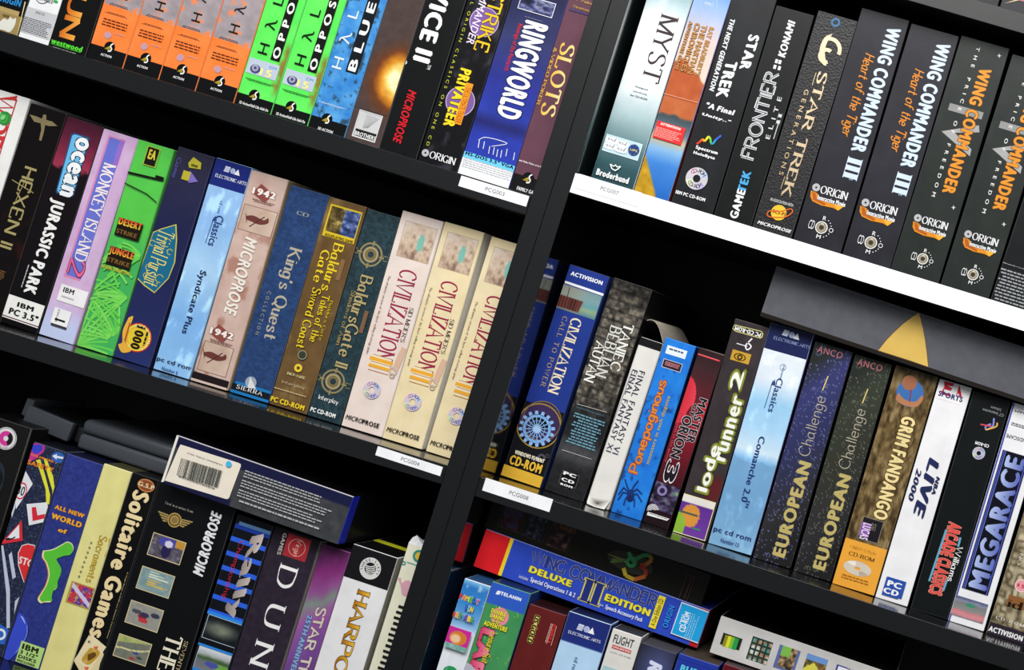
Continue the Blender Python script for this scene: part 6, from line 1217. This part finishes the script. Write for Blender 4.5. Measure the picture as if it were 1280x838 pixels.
# up on the topmost right shelf, only the feet show
for k, (lab, l, r, c) in enumerate([('dark box whose foot shows at the very top of the photo, left of its neighbour', (1207, -9), (1248, 4), '#1c1d20'), ('dark box with a gold streak at the upper right corner of the photo', (1251, 5), (1300, 19), '#24242a')]):
    q = Box('U2', lab, (None, None, l, r), .02, H=.24, front=c)
    q.art = (lambda b: (b.use(1080, 0, 6.4), b.poly('emblem', [(1120, 28), (1210, 0), (1300, -20), (1300, -10), (1200, 12)], '#c8b48c'), b.R('band', 1240, -10, 1300, 20, '#b8707c'))) if k else (lambda b: b.band('caption', .8, .84, '#3c3c44', .2, .8))
# ================================================================== bookcases
lam = plain_mat('black_laminate', '#141618', rough=.36, spec=.32, bscale=900, bump=.12, var=.2)
lam_in = plain_mat('black_laminate_inside', '#08090a', rough=.16, spec=.6, bscale=700, bump=.03, var=.1)
lam_top = plain_mat('black_laminate_shelf', '#101113', rough=.2, spec=.75, bscale=700, bump=.04, var=.1)
for _m, _w in ((lam_in, 1.0), (lam_top, .35)):
    _b = _m.node_tree.nodes['Principled BSDF']; _b.inputs['Coat Weight'].default_value = _w; _b.inputs['Coat Roughness'].default_value = .07; _b.inputs['Coat IOR'].default_value = 1.9
backm = plain_mat('black_hardboard', '#08090a', rough=.5, spec=.2, bscale=300, bump=.05)
white_edge = plain_mat('white_edging', '#fbfbff', rough=.45, spec=.4, var=.02)
paper = print_mat('paper')
D = .285
def bookcase(name, label, x0, x1, shelves, inner_x):
    t = bpy.data.objects.new(name, None); COL.objects.link(t); t.location = (0, 0, 0); t['label'] = label; t['category'] = 'bookcase'; t['group'] = 'black bookcases'
    P = .0183
    for s, (a, c) in enumerate(((x0, x0+P), (x1-P, x1))): 
        o = Mesh().box(a, c, 0, D, 0, 2.02).build('side_panel', lam, t, .0006)
        o.data.materials.append(lam_in)
        for f in o.data.polygons:
            if abs(f.normal.x) > .9: f.material_index = 1
    Mesh().box(x0+P, x1-P, D-.006, D-.002, .0, 2.02).build('back_panel', backm, t)
    Mesh().box(x0+P, x1-P, .002, D-.006, 2.0, 2.02).build('top_panel', lam, t, .0006); Mesh().box(x0+P+.0002, x1-P-.0002, .02, .035, 0, .06).build('plinth', lam, t, .0006)
    for z0, z1, th, kind in shelves:                      # height at the left and right end
        m = Mesh(); a, c = x0+P+.0003, x1-P-.0003; y0 = .0013 if kind == 'white' else .0
        m.V = [(a, y0, z0-th), (c, y0, z1-th), (c, D-.007, z1-th), (a, D-.007, z0-th), (a, y0, z0), (c, y0, z1), (c, D-.007, z1), (a, D-.007, z0)]; m.F = box_vf(0, 1, 0, 1, 0, 1)[1]
        sh = m.build('shelf', lam, t, .0005); sh.data.materials.append(lam_top)
        for f in sh.data.polygons:
            if f.normal.z > .9: f.material_index = 1
        if kind == 'white':
            m = Mesh(); m.V = [(a, 0, z0-th), (c, 0, z1-th), (c, .0012, z1-th), (a, .0012, z0-th), (a, 0, z0), (c, 0, z1), (c, .0012, z1), (a, .0012, z0)]; m.F = box_vf(0, 1, 0, 1, 0, 1)[1]
            e = m.build('edge_strip', white_edge, sh); e['label'] = 'bright white front edging'
        shelf_of[(name, round(z1, 3))] = sh
    return t
shelf_of = {}
xl0, xr0 = -.0101, -.0098
L1 = lambda x: 1.3424+(1.3447-1.3424)*(-.03-x)/.608
L2 = lambda x: 1.0496-(1.0496-1.0402)*(-.03-x)/.507
R0 = lambda x: 1.6655
Rw = lambda x: 1.3782
R2f = lambda x: 1.0486
xa = xl0-.80; xb = xr0+.80
bookcase('bookcase', 'black bookcase on the left, its two label strips on the right ends of the shelves', xa, xl0, [(1.70, 1.70, .02, ''), (L1(xa+.0186), L1(xl0-.0186), .0205, ''), (L2(xa+.0186), L2(xl0-.0186), .0205, ''), (ZB, ZB, .0205, ''), (.38, .38, .0205, ''), (.08, .08, .0205, '')], 0)
bookcase('bookcase', 'black bookcase on the right, with one white fronted shelf', xr0, xb, [(R0(0), R0(0), .02, ''), (Rw(0), Rw(0), .0205, 'white'), (R2f(0), R2f(0), .0205, ''), (ZB, ZB, .0205, ''), (.38, .38, .0205, ''), (.08, .08, .0205, '')], 0)
def shelf_label(txt, tlp, brp, key, lab):
    a, c = at(tlp, -.0004)[[0, 2]], at(brp, -.0004)[[0, 2]]; par = shelf_of[key]
    x0, x1, z1, z0 = a[0], c[0], a[1], c[1]
    V = [(x0, -.0004, z0), (x1, -.0004, z0), (x1, -.0004, z1), (x0, -.0004, z1)]; F = [(0, 1, 2, 3)]; C = [lin(hx('#f6f7fb'))]*4
    tv, tf = text_geo(txt, bold=0); A = np.array(tv)[:, :2]; mn, mx = A.min(0), A.max(0); q = (A-mn)/(mx-mn); w = (x1-x0)*.28; h = w*.20; cx, cz = (x0+x1)/2+(x1-x0)*.02, (z0+z1)/2
    V += [(cx-w/2+w*p[0], -.00055, cz-h/2+h*p[1]) for p in q]; F += [tuple(4+i for i in f) for f in tf]; C += [lin(hx('#6c6e78'))]*len(tv)
    k = len(V); V += [(x0, 0, z0), (x1, 0, z0), (x1, 0, z1), (x0, 0, z1)]; F += [(0, 3, k+3, k), (1, k+1, k+2, 2), (3, 2, k+2, k+3), (0, k, k+1, 1)]; C += [lin(hx('#f6f7fb'))]*4
    o = link('shelf_label', make_mesh('shelf_label', V, F, np.array(C), paper), par); o['label'] = lab
shelf_label('PCG003', (576.8, 219.5), (657.5, 258.5), ('bookcase', round(L1(xl0-.0186), 3)), 'white paper strip printed PCG003')
shelf_label('PCG004', (472.5, 558), (550, 595.5), ('bookcase', round(L2(xl0-.0186), 3)), 'white paper strip printed PCG004')
shelf_label('PCG007', (723.5, 217), (797.5, 259), ('bookcase', round(Rw(0), 3)), 'white paper strip printed PCG007')
shelf_label('PCG008', (607.5, 597.5), (686.5, 640.5), ('bookcase', round(R2f(0), 3)), 'white paper strip printed PCG008')

# ---- stand the boxes on their shelves
settle('T1', L1, slope=.004, lim=-.0288); settle('T2', Rw); settle('M1', L2, slope=.0186, lim=-.0288); settle('M2', R2f); settle('B1', lambda x: ZB, lim=-.0288); settle('B2', lambda x: ZB); settle('U2', R0)
def rest(b, row):                  # lower or raise a flat box on to the tallest tops below it
    zs = []
    for q in Box.ALL:
        if q.row != row: continue
        for s in (-1, 1):
            x = q.x+s*q.W/2*math.cos(q.lean)+math.sin(q.lean)*q.H; z = q.z+q.H*math.cos(q.lean)-s*q.W/2*math.sin(q.lean)
            t = (x-b.x)
            if abs(t) < b.W/2+.001: zs.append(z+math.tan(b.lean)*t)
    zn = max(zs)+.0003
    b.z = zn
omni.x0 = omni.x
for b in (bigbox, omni, wc2, wht): rest(b, 'M2' if b is bigbox else 'B1' if b is omni else 'B2')
c = math.tan(wc2.lean); blk.lean = wc2.lean
blk.z = wc2.z+wc2.H/math.cos(wc2.lean)-c*(blk.x-wc2.x)+.0004
blk.H = 1.0274-(blk.z+math.sin(blk.lean)*blk.W/2)
made = {}
for b in Box.ALL: made[b] = b.build()
hb = [b for b in Box.ALL if getattr(b, 'topstripe', False)][0]
V, F = box_vf(-hb.W/2+.001, hb.W/2-.001, .040, .052, hb.H, hb.H+.0003); link('top_stripe', make_mesh('top_stripe', V, F, np.array([lin(hx('#c8cc2c'))]*8), print_mat('gloss')), made[hb])

# ---- dark plastic cases lying on the tops of the bottom left row
pl = plain_mat('dark_grey_plastic', '#43474e', rough=.42, spec=.5, bscale=1500, bump=.15, var=.08)
pd = plain_mat('black_plastic', '#17181b', rough=.45, spec=.5, bscale=1500, bump=.1)
def rbox(name, x0, x1, y0, y1, z0, z1, r, mat, parent=None, seg=4):
    bm = bmesh.new(); v, f = box_vf(x0, x1, y0, y1, z0, z1); vs = [bm.verts.new(p) for p in v]
    for q in f: bm.faces.new([vs[i] for i in q])
    bmesh.ops.bevel(bm, geom=bm.edges[:], offset=r, segments=seg, profile=.5, affect='EDGES'); me = bpy.data.meshes.new(name); bm.to_mesh(me); bm.free(); me.materials.append(mat)
    for p in me.polygons: p.use_smooth = True
    return link(name, me, parent)
rowtop = lambda x: max([q.z+q.H for q in Box.ALL if q.row == 'B1' and abs(q.x-x) < q.W/2+.004] or [0])
def device(label, tlp, trp, blp, y, depth, kind):
    a, c, e = at(tlp, y)[[0, 2]], at(trp, y)[[0, 2]], at(blp, y)[[0, 2]]
    W = np.linalg.norm(c-a); H = np.linalg.norm(a-e); lean = -math.atan2(c[1]-a[1], c[0]-a[0])
    t = bpy.data.objects.new('plastic_case', None); COL.objects.link(t); t.location = (e[0], y, e[1]); t.rotation_euler = (0, lean, 0); t['label'] = label; t['category'] = 'case'
    if kind:
        rbox('lid', 0, W, 0, depth, H*.52, H, .006, pl, t); rbox('base', 0, W, .001, depth, 0, H*.505, .004, pl, t); rbox('hinge', -.011, -.001, .010, depth*.8, H*.1, H*.62, .002, pd, t)
    else:
        rbox('front_plate', 0, W, 0, .006, 0, H, .0015, pl, t); rbox('body', -.002, W-.001, .0065, depth, .001, H-.002, .002, pd, t); rbox('end_lip', -.012, -.0025, .010, depth*.7, H*.25, H+.004, .0012, pl, t)
    return t
dv1 = device('long dark grey plastic case with a rounded lid seam, lying left of the barcode box', (104.6, 522.7), (232, 563.5), (93, 560), .050, .15, True)
dv0 = device('short dark grey plastic block left of the long plastic case', (33, 505.5), (89, 529), (26.5, 529), .052, .13, False)

# ---- room around
carpet = plain_mat('grey_carpet', '#56565a', rough=.95, spec=.1, bscale=200, bump=.6)
wallm = plain_mat('pale_wall_paint', '#c9c8c4', rough=.85, spec=.2, bscale=120, bump=.1, var=.03)
f = Mesh().box(-2.4, 2.4, -3.4, .31, -.05, 0).build('floor', carpet); f['kind'] = 'structure'
w = Mesh().box(-2.4, 2.4, .292, .34, 0, 2.6).build('wall_back', wallm); w['kind'] = 'structure'

# ---- light
def area(name, loc, target, sx, sy, e, col=(1, 1, 1)):
    l = bpy.data.lights.new(name, 'AREA'); l.shape = 'RECTANGLE'; l.size = sx; l.size_y = sy; l.energy = e; l.color = col
    o = bpy.data.objects.new(name, l); COL.objects.link(o); o.location = loc
    o.rotation_euler = (Vector(target)-Vector(loc)).to_track_quat('-Z', 'Y').to_euler(); return o
area('ceiling_light', (.25, -1.25, 2.55), (.1, 0, 1.2), 1.8, .7, 31, (1, .985, .96))
area('ceiling_light', (-.3, -2.0, 2.7), (0, 0, 1.0), 1.8, 1.0, 35, (1, .985, .96))
wd = bpy.data.worlds.new('world'); S.world = wd; wd.use_nodes = True
wd.node_tree.nodes['Background'].inputs[0].default_value = (.92, .96, 1, 1); wd.node_tree.nodes['Background'].inputs[1].default_value = .26
